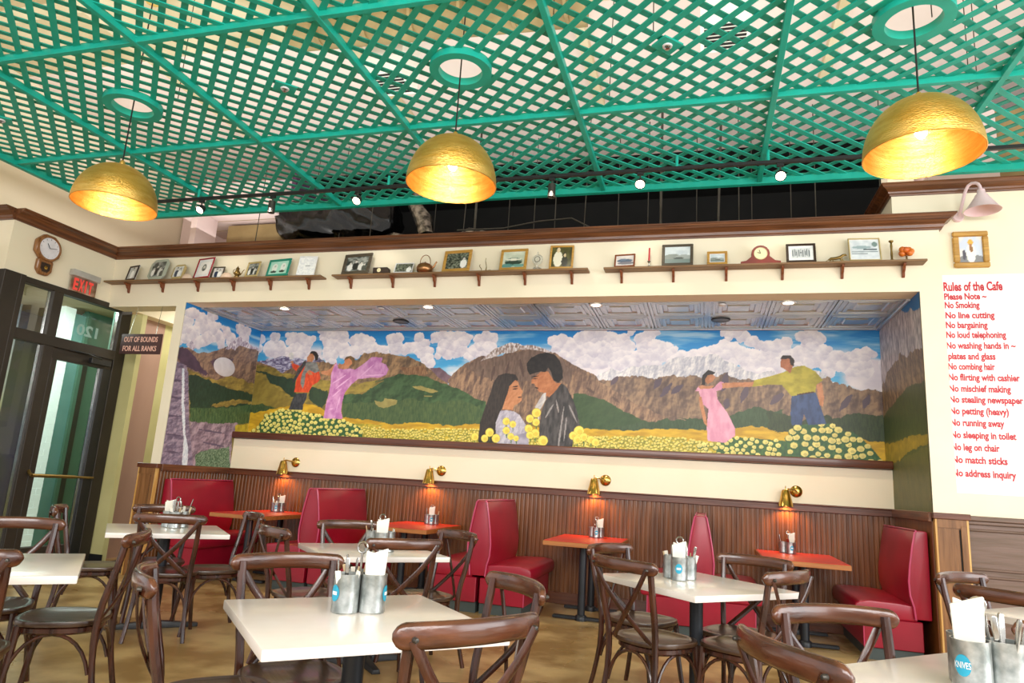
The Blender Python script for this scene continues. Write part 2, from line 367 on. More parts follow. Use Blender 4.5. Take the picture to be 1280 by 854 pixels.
for x, y, lab in ((-3.0, 5.5, 'white slotted vent grille seen through the lattice left of centre'), (0.15, 5.35, 'white slotted vent grille seen through the lattice right of centre')):
    t = thing('vent_grille', lab, 'vent', (x, y, 5.0), group='vents above the lattice')
    m = MB(); m.box(-0.2, 0.2, -0.2, 0.2, 0.05, 0.75); m.obj('vent_box', 'white_wall', t, smooth=0)
    m = MB()
    for k in range(7): m.box(-0.17, 0.17, -0.17+k*0.05, -0.15+k*0.05, 0.04, 0.055)
    m.obj('slots', 'void_black', t, smooth=0)['kind'] = 'stuff'
rnd = random.Random(4)
for k in range(15):
    x, y = rnd.uniform(-6.4, 2.6), rnd.uniform(2.6, 5.9)
    tag(MB().tube([(x, y, 4.36), (x+rnd.uniform(-.02, .02), y, 5.7)], 0.004, 5).obj('hanger_rod', 'wire'), 'thin steel hanger rod between lattice and deck', 'rod', 'hanger rods over the lattice')
# dark void: hanging rods, conduit, flexible duct, black plastic
xs = [-5.25, -4.85, -4.3, -3.75, -3.2, -2.75, -2.5, -2.28, -1.9, -1.6, -1.25, -0.95, -0.6, -0.45, -0.1, 0.1, 0.32, 0.48, 0.85, 1.05, 1.55]
for k, x in enumerate(xs):
    y = 7.5+(k*37 % 10)*0.09; rr = 0.016 if k in (13, 15, 6) else 0.006
    tag(MB().tube([(x*1.12, y, 3.34), (x*1.12+(0.06 if k % 5 == 0 else 0.0), y, 5.75)], rr, 6).obj('void_rod', 'wire'), 'steel rod hanging in the dark gap above the bulkhead', 'rod', 'rods in the dark gap')
pts = [(-5.0+0.35*i, 7.9+0.12*math.sin(i*1.7), 4.32+0.06*math.sin(i*2.3)) for i in range(8)]
tag(MB().tube(pts, [0.05+0.012*((i*3) % 4) for i in range(8)], 10).obj('flexible_duct', 'foil'), 'crumpled foil flexible duct lying in the dark gap', 'duct')
pts = [(-3.75, 7.9, 5.2), (-3.66, 7.88, 5.0), (-3.72, 7.86, 4.8), (-3.58, 7.84, 4.6), (-3.5, 7.8, 4.35)]
tag(MB().tube(pts, [0.09, 0.11, 0.1, 0.12, 0.11], 12).obj('hanging_flex_duct', 'foil'), 'short foil flexible duct hanging behind the middle gold pendant', 'duct')
bm_ = MB()
rnd = random.Random(3)
NI, NK = 34, 30
cr_ = [[rnd.random() for _ in range(NK)] for _ in range(NI)]
vs = []
for i in range(NI):
    q = i/(NI-1); env = 0.40*(0.55+0.45*math.sin(PI*(0.08+0.84*q)))*(1+0.12*math.sin(q*11))
    for k in range(NK):
        th = 2*PI*k/NK; rr = env*(1+0.10*math.sin(3*th+q*9)+0.07*math.sin(7*th-q*23)+0.13*(cr_[i][k]-0.5))
        vs.append((-5.85+q*1.75, 8.1+rr*math.cos(th), 4.72+0.85*rr*math.sin(th)))
fs = [(i*NK+k, i*NK+(k+1) % NK, (i+1)*NK+(k+1) % NK, (i+1)*NK+k) for i in range(NI-1) for k in range(NK)]+[tuple(range(NK)), tuple(range((NI-1)*NK, NI*NK))]
tag(bm_.add(vs, fs).obj('wrapped_bundle', 'black_plastic', smooth=80), 'bulky bundle wrapped in shiny black plastic above the crown', 'bundle')
tag(MB().tube([(-3.0, 7.6, 4.33), (-2.4, 7.6, 4.33), (-1.95, 7.6, 4.4), (-1.55, 7.6, 4.42), (-1.3, 7.6, 4.28)], 0.012, 6).obj('loose_cable', 'wire'), 'loose grey cable arching over the crown in the dark gap', 'cable')
# blocks above the text wall
tag(B(1.78, 2.02, 7.25, 7.5, 4.2, 5.2).obj('cream_box', 'cream_wall', smooth=0), 'cream block above the upper crown moulding at right', 'block')
tag(B(2.10, 2.72, 7.1, 7.6, 4.25, 5.2).obj('pink_box', 'pale_pink', bevel=0.008), 'pink boxed duct above the upper crown moulding at right', 'duct')
tag(B(2.74, 4.2, 7.2, 7.6, 4.2, 5.2).obj('olive_box', 'duct_brown', bevel=0.008), 'olive panel above the upper crown moulding at far right', 'panel')
# crown mouldings
def crown(name, path, z0, m, h=0.13, d=0.12):
    prof = [(0, z0), (0.018, z0), (0.022, z0+0.012), (0.03, z0+0.02), (0.034, z0+h*0.35), (0.055, z0+h*0.55), (0.08, z0+h*0.66), (0.084, z0+h*0.72), (d-0.012, z0+h*0.8), (d-0.008, z0+h*0.86), (d, z0+h*0.9), (d, z0+h), (0, z0+h)]
    mb = MB().sweep(path, prof); return struct(name, mb, m, smooth=25)
crown('trim_1', [(-12, 5.33), (-7.28, 5.33)], 3.77, 'walnut')
crown('trim_2', [(-7.28, 5.33), (-7.28, 6.7)], 3.77, 'walnut_y')
crown('trim_3', [(-7.28, 6.7), (2.045, 6.7), (2.045, 6.83)], 3.77, 'walnut')
crown('trim_4', [(1.70, 9.0), (1.70, 6.82), (5, 6.82)], 4.165, 'walnut', h=0.105, d=0.1)
# mural ledge
ld = B(-6.09, 1.85, 7.88, 8.2, 1.645, 1.73).obj('trim_5', 'ledge_wood', bevel=0.012); ld['kind'] = 'structure'
# wainscot: bead board, cap rail
wb = sroot('wall_wainscot')
m = MB(); m.box(-6.09, 1.853, 7.925, 7.94, 0.0, 1.22)
n_b = 160; w_ = (1.853+6.09)/n_b
for k in range(n_b):
    x = -6.09+k*w_; m.prism([(x+0.004, 7.925), (x+0.012, 7.920), (x+w_-0.012, 7.920), (x+w_-0.004, 7.925)], 0.0, 1.17)
m.obj('bead_board', 'bead_wood', wb, smooth=0)['kind'] = 'stuff'
m = MB(); m.box(-6.09, -6.08, 6.7, 7.94, 0, 1.22)
for k in range(24):
    y = 6.71+k*0.051; m.prism([(-6.08, y+0.004), (-6.07, y+0.012), (-6.07, y+0.04), (-6.08, y+0.047)], 0, 1.17)
m.obj('side_bead_board', 'bead_wood', wb, smooth=0)['kind'] = 'stuff'
m = MB(); m.box(1.84, 1.853, 6.7, 7.94, 0, 1.22); m.obj('side_board', 'bead_wood', wb, smooth=0)
m = MB(); m.box(-6.09, 1.853, 7.895, 7.94, 1.17, 1.235); m.box(-6.09, 1.853, 7.875, 7.94, 1.235, 1.25); m.obj('cap_rail', 'rail_wood', wb, bevel=0.004, seg=1)
m = MB(); m.box(-6.09, -6.05, 6.7, 7.9, 1.17, 1.25); m.obj('side_cap_rail', 'walnut_y', wb, bevel=0.004, seg=1)
m = MB(); m.box(1.815, 1.853, 6.7, 7.9, 1.17, 1.25); m.obj('side_cap_rail', 'walnut_y', wb, bevel=0.004, seg=1)
m = MB(); m.box(-6.05, 1.82, 7.90, 7.925, 0, 0.12); m.obj('base_rail', 'rail_wood', wb, bevel=0.004, seg=1)
# pilasters at both ends of the alcove opening
for x0, x1, nm in ((-6.345, -6.09, 'trim_6'), (1.853, 2.10, 'trim_7')):
    p = sroot(nm)
    B(x0+0.012, x1-0.012, 6.665, 6.699, 0, 1.2).obj('panel', 'oak_panel', p, smooth=0)
    B(x0, x0+0.014, 6.655, 6.699, 0, 1.2).obj('edge_strip', 'oak_light', p, smooth=0)
    B(x1-0.014, x1, 6.655, 6.699, 0, 1.2).obj('edge_strip', 'oak_light', p, smooth=0)
    B(x1-0.06, x1-0.014, 6.652, 6.66, 0, 1.15).obj('stile', 'oak_panel', p, bevel=0.002, seg=1)
    B(x1-0.07, x1-0.06, 6.66, 6.664, 0, 1.12).obj('groove', 'void_black', p, smooth=0)
    B(x0-0.015, x1+0.015, 6.64, 6.70, 1.2, 1.25).obj('cap', 'rail_wood', p, bevel=0.004, seg=1)
    B(x0+0.014, x1-0.014, 6.655, 6.665, 1.13, 1.2).obj('top_rail', 'oak_panel', p, smooth=0)
# ------------------------------------------------------------------ storefront
dr = sroot('door_1')
X0, X1 = -7.36, -7.26
FR = [0]
def fr(name, y0, y1, z0, z1, x0=X0, x1=X1, m='bronze_frame'):
    FR[0] += 1; x1 += FR[0]*0.0012; return B(x0, x1, y0, y1, z0, z1).obj(name, m, dr, bevel=0.004, seg=1)
fr('left_jamb', 5.486, 5.55, 0, 3.2, -7.40, -7.22); fr('corner_column', 5.30, 5.486, 0, 3.2, -7.8, -7.22)
fr('mullion', 5.94, 6.065, 0, 3.2); fr('right_jamb', 6.915, 7.075, 0, 3.2); fr('head', 5.55, 6.915, 3.135, 3.2); fr('transom_bar', 5.55, 6.915, 2.5, 2.62)
fr('sill_rail', 5.55, 5.94, 0, 0.16)
for y0, y1, z0, z1 in ((5.55, 5.94, 2.62, 3.135), (6.065, 6.915, 2.62, 3.135), (5.55, 5.94, 0.16, 2.5)):
    MB().add([(-7.31, y0, z0), (-7.31, y1, z0), (-7.31, y1, z1), (-7.31, y0, z1)], [(0, 1, 2, 3)]).obj('glass_pane', 'door_glass', dr, smooth=0)
    B(-7.33, -7.29, y1-0.018, y1, z0, z1).obj('glazing_bead', 'chrome', dr, smooth=0)
# door leaf
lf = B(X0+0.01, X1-0.01, 6.07, 6.91, 2.37, 2.5).obj('leaf_top_rail', 'bronze_frame', dr, bevel=0.003, seg=1)
fr('leaf_stile', 6.07, 6.145, 0.02, 2.37, X0+0.01, X1-0.01); fr('leaf_stile', 6.78, 6.91, 0.02, 2.37, X0+0.01, X1-0.01, 'black_metal'); fr('leaf_bottom_rail', 6.145, 6.78, 0.02, 0.25, X0+0.01, X1-0.01)
MB().add([(-7.31, 6.145, 0.25), (-7.31, 6.78, 0.25), (-7.31, 6.78, 2.37), (-7.31, 6.145, 2.37)], [(0, 1, 2, 3)]).obj('leaf_glass', 'door_glass', dr, smooth=0)
B(-7.32, -7.29, 6.766, 6.78, 0.25, 2.37).obj('glazing_bead', 'chrome', dr, smooth=0)
pb = MB().tube([(-7.19, 6.05, 1.04), (-7.19, 6.6, 1.035)], 0.02, 10).tube([(-7.19, 6.6, 1.035), (-7.19, 6.86, 1.03)], 0.014, 10)
pb.tube([(-7.26, 6.06, 1.09), (-7.22, 6.045, 1.06), (-7.19, 6.05, 1.04)], 0.018, 8).tube([(-7.26, 6.85, 1.03), (-7.19, 6.85, 1.03)], 0.015, 8)
pb.obj('push_bar', 'brass_dull', dr)
m = MB().box(-7.25, -7.2, 6.55, 6.84, 2.40, 2.465).tube([(-7.2, 6.7, 2.47), (-7.17, 6.45, 2.49), (-7.22, 6.25, 2.5)], 0.01, 6).tube([(-7.22, 6.25, 2.5), (-7.24, 6.62, 2.51)], 0.008, 6)
m.obj('door_closer', 'black_metal', dr, bevel=0.003, seg=1)
tx = link('street_number', text_mesh('120', 0.125, 0.30, 'number_film', 0.03, mirror=True), dr)
tx.matrix_world = Matrix.Translation((-7.29, 6.34, 2.72)) @ Matrix(((0, 0, 1, 0), (1, 0, 0, 0), (0, 1, 0, 0), (0, 0, 0, 1))) @ Matrix.Translation((0.30, 0, 0))
# vestibule outside
vo = sroot('wall_outside')
def vb(nm, x0, x1, y0, y1, z0, z1, m): return B(x0, x1, y0, y1, z0, z1).obj(nm, m, vo, smooth=0)
vb('teal_panel', -9.1, -9.02, 7.79, 7.99, 0, 3.35, 'teal_wall'); vb('frame_post', -9.1, -8.98, 7.97, 8.03, 0, 3.4, 'green_wall')
vb('green_panel', -9.14, -9.06, 8.03, 8.9, 0, 3.5, 'green_wall'); vb('dark_panel', -9.06, -9.03, 8.05, 8.16, 0, 2.9, 'black_metal')
vb('plum_panel', -10.0, -9.9, 5.6, 6.9, 0, 3.5, 'out_violet'); vb('grey_panel', -9.9, -9.8, 6.9, 7.56, 0, 3.5, 'out_wall'); vb('beige_panel', -9.95, -9.88, 5.9, 6.5, 1.2, 3.5, 'out_wall')
vb('soffit', -12, -7.5, 5.0, 9, 3.45, 3.5, 'deck'); vb('far_wall', -10.4, -10.3, 4.5, 9.2, 0, 3.5, 'out_violet'); vb('end_wall', -10.4, -7.6, 4.5, 4.6, 0, 3.5, 'out_wall'); vb('back_wall', -10.4, -9.0, 8.9, 9.0, 0, 3.5, 'green_wall'); vb('inner_wall', -7.56, -7.5, 7.08, 9.0, 0, 3.5, 'green_wall')
tc = sroot('wall_tiled_pier')
B(-9.2, -9.02, 7.6, 7.78, 0, 3.42).obj('core', 'white_tile_glow', tc, smooth=0)
tile = MB().box(0, 0.012, 0.001, 0.0875, 0, 0.085).mesh('tile', 'white_tile_glow', bevel=0.002, seg=1); tile2 = MB().box(0, 0.012, 0.001, 0.179, 0, 0.085).mesh('tile_long', 'white_tile_glow', bevel=0.002, seg=1)
for k in range(38):
    if k % 2: link('tile', tile2, tc, (-9.02, 7.6, k*0.09))
    else:
        link('tile', tile, tc, (-9.02, 7.6, k*0.09)); link('tile', tile, tc, (-9.02, 7.69, k*0.09))
tag(B(-7.2, -6.3, 6.75, 7.6, 0.001, 0.012).obj('door_mat', 'floor_mat'), 'black floor mat in the passage beside the glass door', 'mat')
# ------------------------------------------------------------------ alcove ceiling of pressed tin tiles
ca = sroot('ceiling_alcove')
B(-6.09, 1.855, 6.95, 8.2, 3.215, 3.3).obj('board', 'tin', ca, smooth=0)
TS = 0.61
def tin_tile(w, d):
    mb = MB(); g = 0.006
    def ringf(i0, z0, i1, z1):
        a = [(i0, i0), (w-i0, i0), (w-i0, d-i0), (i0, d-i0)]; b = [(i1, i1), (w-i1, i1), (w-i1, d-i1), (i1, d-i1)]
        mb.add([(x, y, z0) for x, y in a]+[(x, y, z1) for x, y in b], [(k, (k+1) % 4, 4+(k+1) % 4, 4+k) for k in range(4)])
    st = [(g, 0.012), (g, 0), (0.03, 0), (0.035, 0.01), (0.045, 0.01), (0.05, 0), (0.075, 0), (0.08, 0.012), (0.10, 0.012), (0.105, 0.002), (0.14, 0.002), (0.15, 0.014), (0.19, 0.014), (0.2, 0.0)]
    if min(w, d) < 0.42: st = st[:9]
    for (a, b), (c, e) in zip(st, st[1:]): ringf(a, b, c, e)
    i, z = st[-1]; mb.add([(i, i, z), (w-i, i, z), (w-i, d-i, z), (i, d-i, z)], [(0, 1, 2, 3)])
    return mb.mesh('tin_tile', 'tin', smooth=0)
ys = [6.98, 7.59, 8.2]
tf = tin_tile(TS, TS)
for j in range(2):
    x = 1.853
    while x > -6.09+0.05:
        x -= TS
        if x < -6.09: link('tin_tile', tin_tile(x+TS+6.09, TS), ca, (-6.09, ys[j], 3.198))
        else: link('tin_tile', tf, ca, (x, ys[j], 3.198))
m = MB()
m.box(-6.09, -6.05, 6.95, 8.2, 3.17, 3.2); m.box(1.815, 1.853, 6.95, 8.2, 3.17, 3.2); m.box(-6.09, 1.853, 8.17, 8.2, 3.175, 3.2)
m.obj('cornice', 'tin', ca, bevel=0.006, seg=1)
for x, lab in ((-4.95, 'lit recessed downlight in alcove ceiling at far left'), (-3.06, 'lit recessed downlight in alcove ceiling, second from left'), (-1.13, 'lit recessed downlight in alcove ceiling, third from left'), (0.79, 'lit recessed downlight in alcove ceiling at right')):
    t = thing('downlight', lab, 'ceiling light', (x, 7.05, 3.19), group='alcove downlights')
    MB().lathe([(0.075, 0.004), (0.072, -0.006), (0.055, -0.004), (0.05, 0.004)], n=20).obj('rim', 'white_disc', t)
    MB().lathe([(0.001, 0.0), (0.05, 0.0)], n=16).obj('lens', 'bulb_small', t)
    light('downlight_beam', 'SPOT', (x, 7.05, 3.17), (x, 7.5, 1.2), 55, (1, 0.86, 0.68), spot_size=2.2, spot_blend=0.8, shadow_soft_size=0.05)
for x, lab in ((-3.71, 'black round speaker in alcove ceiling left of centre'), (0.16, 'black round speaker in alcove ceiling right of centre')):
    t = thing('ceiling_speaker', lab, 'speaker', (x, 7.73, 3.19), group='alcove ceiling speakers')
    MB().lathe([(0.105, 0.004), (0.1, -0.008), (0.085, -0.008)], n=24).obj('bezel', 'speaker_black', t); MB().lathe([(0.001, -0.004), (0.085, -0.006)], n=20).obj('grille', 'grey_metal', t)
for x in (-3.67, 0.16):
    tag(MB().lathe([(0.04, 0.003), (0.035, -0.01), (0.001, -0.016)], (x, 7.08, 3.19), n=16).obj('ceiling_sprinkler', 'white_disc'), 'small white sprinkler cover on alcove ceiling '+('left of centre' if x < -1 else 'right of centre'), 'sprinkler')
# ------------------------------------------------------------------ lattice ceiling
GX = [-7.12+1.524*k for k in range(8)]; GY = [6.62-1.524*k for k in range(5)]
LZ = 4.31
lat = thing('lattice_ceiling', 'large teal wooden lattice hung under the deck across the room', 'lattice ceiling', (0, 0, LZ))
bx_ = MB().box(GX[0], GX[-1], -0.022, 0.022, -0.02, 0.04).mesh('beam', 'teal', bevel=0.003, seg=1)
by_ = MB().box(-0.022, 0.022, GY[-1], GY[0], -0.024, 0.036).mesh('beam', 'teal', bevel=0.003, seg=1)
for y in GY: link('beam', bx_, lat, (0, y, 0))
for x in GX: link('beam', by_, lat, (x, 0, 0))
m = MB().box(GX[0], GX[-1], GY[0]-0.03, GY[0]+0.03, -0.035, 0.05); m.obj('edge_beam', 'teal', lat, bevel=0.004, seg=1)
m = MB().box(GX[0]-0.03, GX[0]+0.03, GY[-1], GY[0], -0.035, 0.05); m.obj('edge_beam', 'teal', lat, bevel=0.004, seg=1)
def clip(poly, a, b, c):   # keep a*x+b*y<=c
    out = []
    for i in range(len(poly)):
        p, q = poly[i], poly[(i+1) % len(poly)]; dp, dq = a*p[0]+b*p[1]-c, a*q[0]+b*q[1]-c
        if dp <= 0: out.append(p)
        if dp*dq < 0:
            t = dp/(dp-dq); out.append((p[0]+(q[0]-p[0])*t, p[1]+(q[1]-p[1])*t))
    return out
SP, SW, HS, RH = 0.134, 0.046, 0.76, 0.20
def slats(sgn, hole):
    n = (0.70710678, sgn*0.70710678); d = (-n[1], n[0]); res = []
    for k in range(-8, 9):
        o = k*SP+0.012; sq = [(-HS, -HS), (HS, -HS), (HS, HS), (-HS, HS)]
        p = clip(sq, n[0], n[1], o+SW/2); p = clip(p, -n[0], -n[1], -(o-SW/2)) if p else p
        if len(p) < 3: continue
        if hole and abs(o) < RH:
            h = math.sqrt(RH*RH-o*o)
            for s in (1, -1):
                q = clip(p, -s*d[0], -s*d[1], -h)
                if len(q) > 2: res.append(q)
        else: res.append(p)
    return res
SM = {}
for sgn in (1, -1):
    for hole in (0, 1):
        for lay in (0, 1):
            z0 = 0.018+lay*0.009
            SM[sgn, hole, lay] = [MB().prism(p, z0, z0+0.009).mesh('slat', 'teal' if lay == 0 else 'teal_shaded', smooth=0) for p in slats(sgn, hole)]
count = 0; rest = MB(); rest2 = MB()
for j in range(4):
    for i in range(7):
        cx, cy = (GX[i]+GX[i+1])/2, (GY[j]+GY[j+1])/2
        if j == 2 and i > 3 or j == 3 and i > 0: continue
        hole = 1 if (i in (1, 3, 5) and j == 1) else 0
        low = -1 if ((i >= 4 and j == 0) or (i == 2 and j == 2)) else 1      # which direction hangs lower
        solo = (j == 1 and i < 6) or (j == 0 and i == 3)
        for lay, sg in ((0, low), (1, -low)):
            for me in SM[sg, hole, lay]:
                if solo and count < 300: link('slat', me, lat, (cx, cy, 0)); count += 1
                else:
                    (rest if lay == 0 else rest2).add([(v.co.x+cx, v.co.y+cy, v.co.z) for v in me.vertices], [tuple(p.vertices) for p in me.polygons])
rest.obj('slat_field', 'teal', lat, smooth=0)['kind'] = 'stuff'; rest2.obj('upper_slat_field', 'teal_shaded', lat, smooth=0)['kind'] = 'stuff'
for i, w_ in ((1, 'left'), (3, 'middle'), (5, 'right')):
    cx, cy = (GX[i]+GX[i+1])/2, (GY[1]+GY[2])/2
    MB().lathe([(0.165, -0.025), (0.235, -0.025), (0.235, 0.035), (0.165, 0.035), (0.165, -0.025)], (cx, cy, 0), n=48).obj('ring', 'teal', lat, smooth=35)
for i in (0, 2, 4, 6):
    cx, cy = (GX[i]+GX[i+1])/2, (GY[1]+GY[2])/2
    lab = {0: 'white sprinkler head in teal plate above the far left', 2: 'white sprinkler head in teal plate between left and middle gold pendants', 4: 'white sprinkler head in teal plate between middle and right gold pendants', 6: 'white sprinkler head in teal plate beyond the right gold pendant'}[i]
    t = thing('sprinkler', lab, 'sprinkler', (cx, cy, LZ), PI/4, 'sprinklers in the lattice')
    MB().box(-0.085, 0.085, -0.07, 0.07, 0.004, 0.018).obj('plate', 'teal', t, bevel=0.002, seg=1)
    MB().lathe([(0.035, 0.004), (0.032, -0.006), (0.022, -0.006), (0.02, 0.0)], n=18).obj('escutcheon', 'white_disc', t)
    MB().lathe([(0.014, 0.0), (0.006, -0.006), (0.006, -0.02), (0.018, -0.023), (0.001, -0.026)], n=12).obj('head', 'steel', t)
# pendants
def dome(sgn=1, R=0.328, H=0.37, t=0.0):
    pr = []
    for k in range(15):
        a = PI/2*k/14; pr.append(((R-t)*math.cos(a)**0.92 if k < 14 else 0.022, (H-t)*math.sin(a)))
    return pr
for i, lab, in ((1, 'hammered gold dome pendant lamp at left, near the clock'), (3, 'hammered gold dome pendant lamp in the middle'), (5, 'hammered gold dome pendant lamp at right, in front of the pink barn lamp')):
    cx, cy = (GX[i]+GX[i+1])/2, (GY[1]+GY[2])/2
    t = thing('pendant_lamp', lab, 'pendant lamp', (cx, cy, 3.37), group='gold dome pendants')
    sh = MB().lathe(dome(), n=48).obj('shade', 'gold', t, smooth=60)
    MB().lathe(dome(t=0.006), n=48).obj('shade_lining', 'gold_inner', sh, smooth=60)
    MB().lathe([(0.3285, 0.008), (0.3295, 0.0), (0.3255, -0.003), (0.322, 0.003)], n=48).obj('rim', 'gold', sh)
    MB().lathe([(0.001, 0.425), (0.014, 0.42), (0.022, 0.40), (0.026, 0.37), (0.026, 0.36)], n=16).obj('cap', 'gold', t)
    MB().tube([(0, 0, 0.42), (0, 0, 1.98)], 0.006, 8).obj('cord', 'black_metal', t)
    MB().lathe([(0.001, 1.995), (0.06, 1.99), (0.06, 1.97), (0.001, 1.965)], n=18).obj('canopy', 'brass', t)
    MB().lathe([(0.02, 0.36), (0.022, 0.22), (0.018, 0.2)], n=14).obj('socket', 'black_metal', t)
    MB().lathe([(0.001, 0.115), (0.02, 0.12), (0.033, 0.14), (0.035, 0.16), (0.026, 0.185), (0.015, 0.21)], n=18).obj('bulb', 'bulb', t)
    light('pendant_glow', 'POINT', (cx, cy, 3.37+0.10), None, 7, (1, 0.88, 0.68), shadow_soft_size=0.03)
# track
tk = thing('track_rail', 'long black lighting track hung below the lattice edge', 'light track', (0, 6.0, 4.2))
MB().box(-6.15, 4.6, -0.018, 0.018, -0.016, 0.016).obj('rail', 'black_metal', tk, bevel=0.003, seg=1)
for x in (-5.52, -3.17, -0.26, 0.53, 2.6): MB().tube([(x, 0, 0.016), (x, 0, 0.12)], 0.014, 8).obj('hanger', 'teal', tk)
def spot(x, lit, lab):
    t = thing('track_spotlight', lab, 'spotlight', (x, 6.0, 4.184), group='track spotlights')
    MB().box(-0.03, 0.03, -0.015, 0.015, -0.03, 0.0).obj('adapter', 'black_metal', t, bevel=0.002, seg=1)
    MB().tube([(0, 0, -0.03), (0, 0, -0.075)], 0.008, 8).obj('stem', 'grey_metal', t)
    if lit:
        M = Matrix.Translation((0, 0, -0.11)) @ Matrix.Rotation(-0.75, 4, 'X')
        MB().lathe([(0.001, 0.05), (0.03, 0.048), (0.042, 0.02), (0.048, -0.03), (0.042, -0.03)], n=18).xf(M).obj('head', 'black_metal', t)
        MB().lathe([(0.001, -0.032), (0.02, -0.03), (0.042, -0.02)], n=16).xf(M).obj('lens', 'bulb', t)
    else:
        MB().lathe([(0.001, 0.045), (0.036, 0.042), (0.038, -0.09), (0.03, -0.09), (0.001, -0.06)], (0, 0, -0.11), n=18).obj('head', 'grey_metal', t)
for x, lit, lab in ((-5.46, 1, 'glowing track spotlight at the far left of the track'), (-4.54, 0, 'unlit black cylinder spotlight second on the track'), (-3.51, 1, 'glowing track spotlight left of the middle gold pendant'), (-1.43, 0, 'unlit black cylinder spotlight right of the middle gold pendant'), (-0.59, 1, 'glowing track spotlight over the ivory jug clock shelf gap'), (0.63, 1, 'glowing track spotlight left of the right gold pendant')):
    if x == -0.59: lab = 'glowing track spotlight midway between middle and right gold pendants'
    spot(x, lit, lab)
    light('track_beam', 'SPOT', (x, 5.93, 4.02), (x*1.02, 8.1, 2.2), 9, (1, 0.9, 0.76), spot_size=1.0, spot_blend=0.7, shadow_soft_size=0.04)
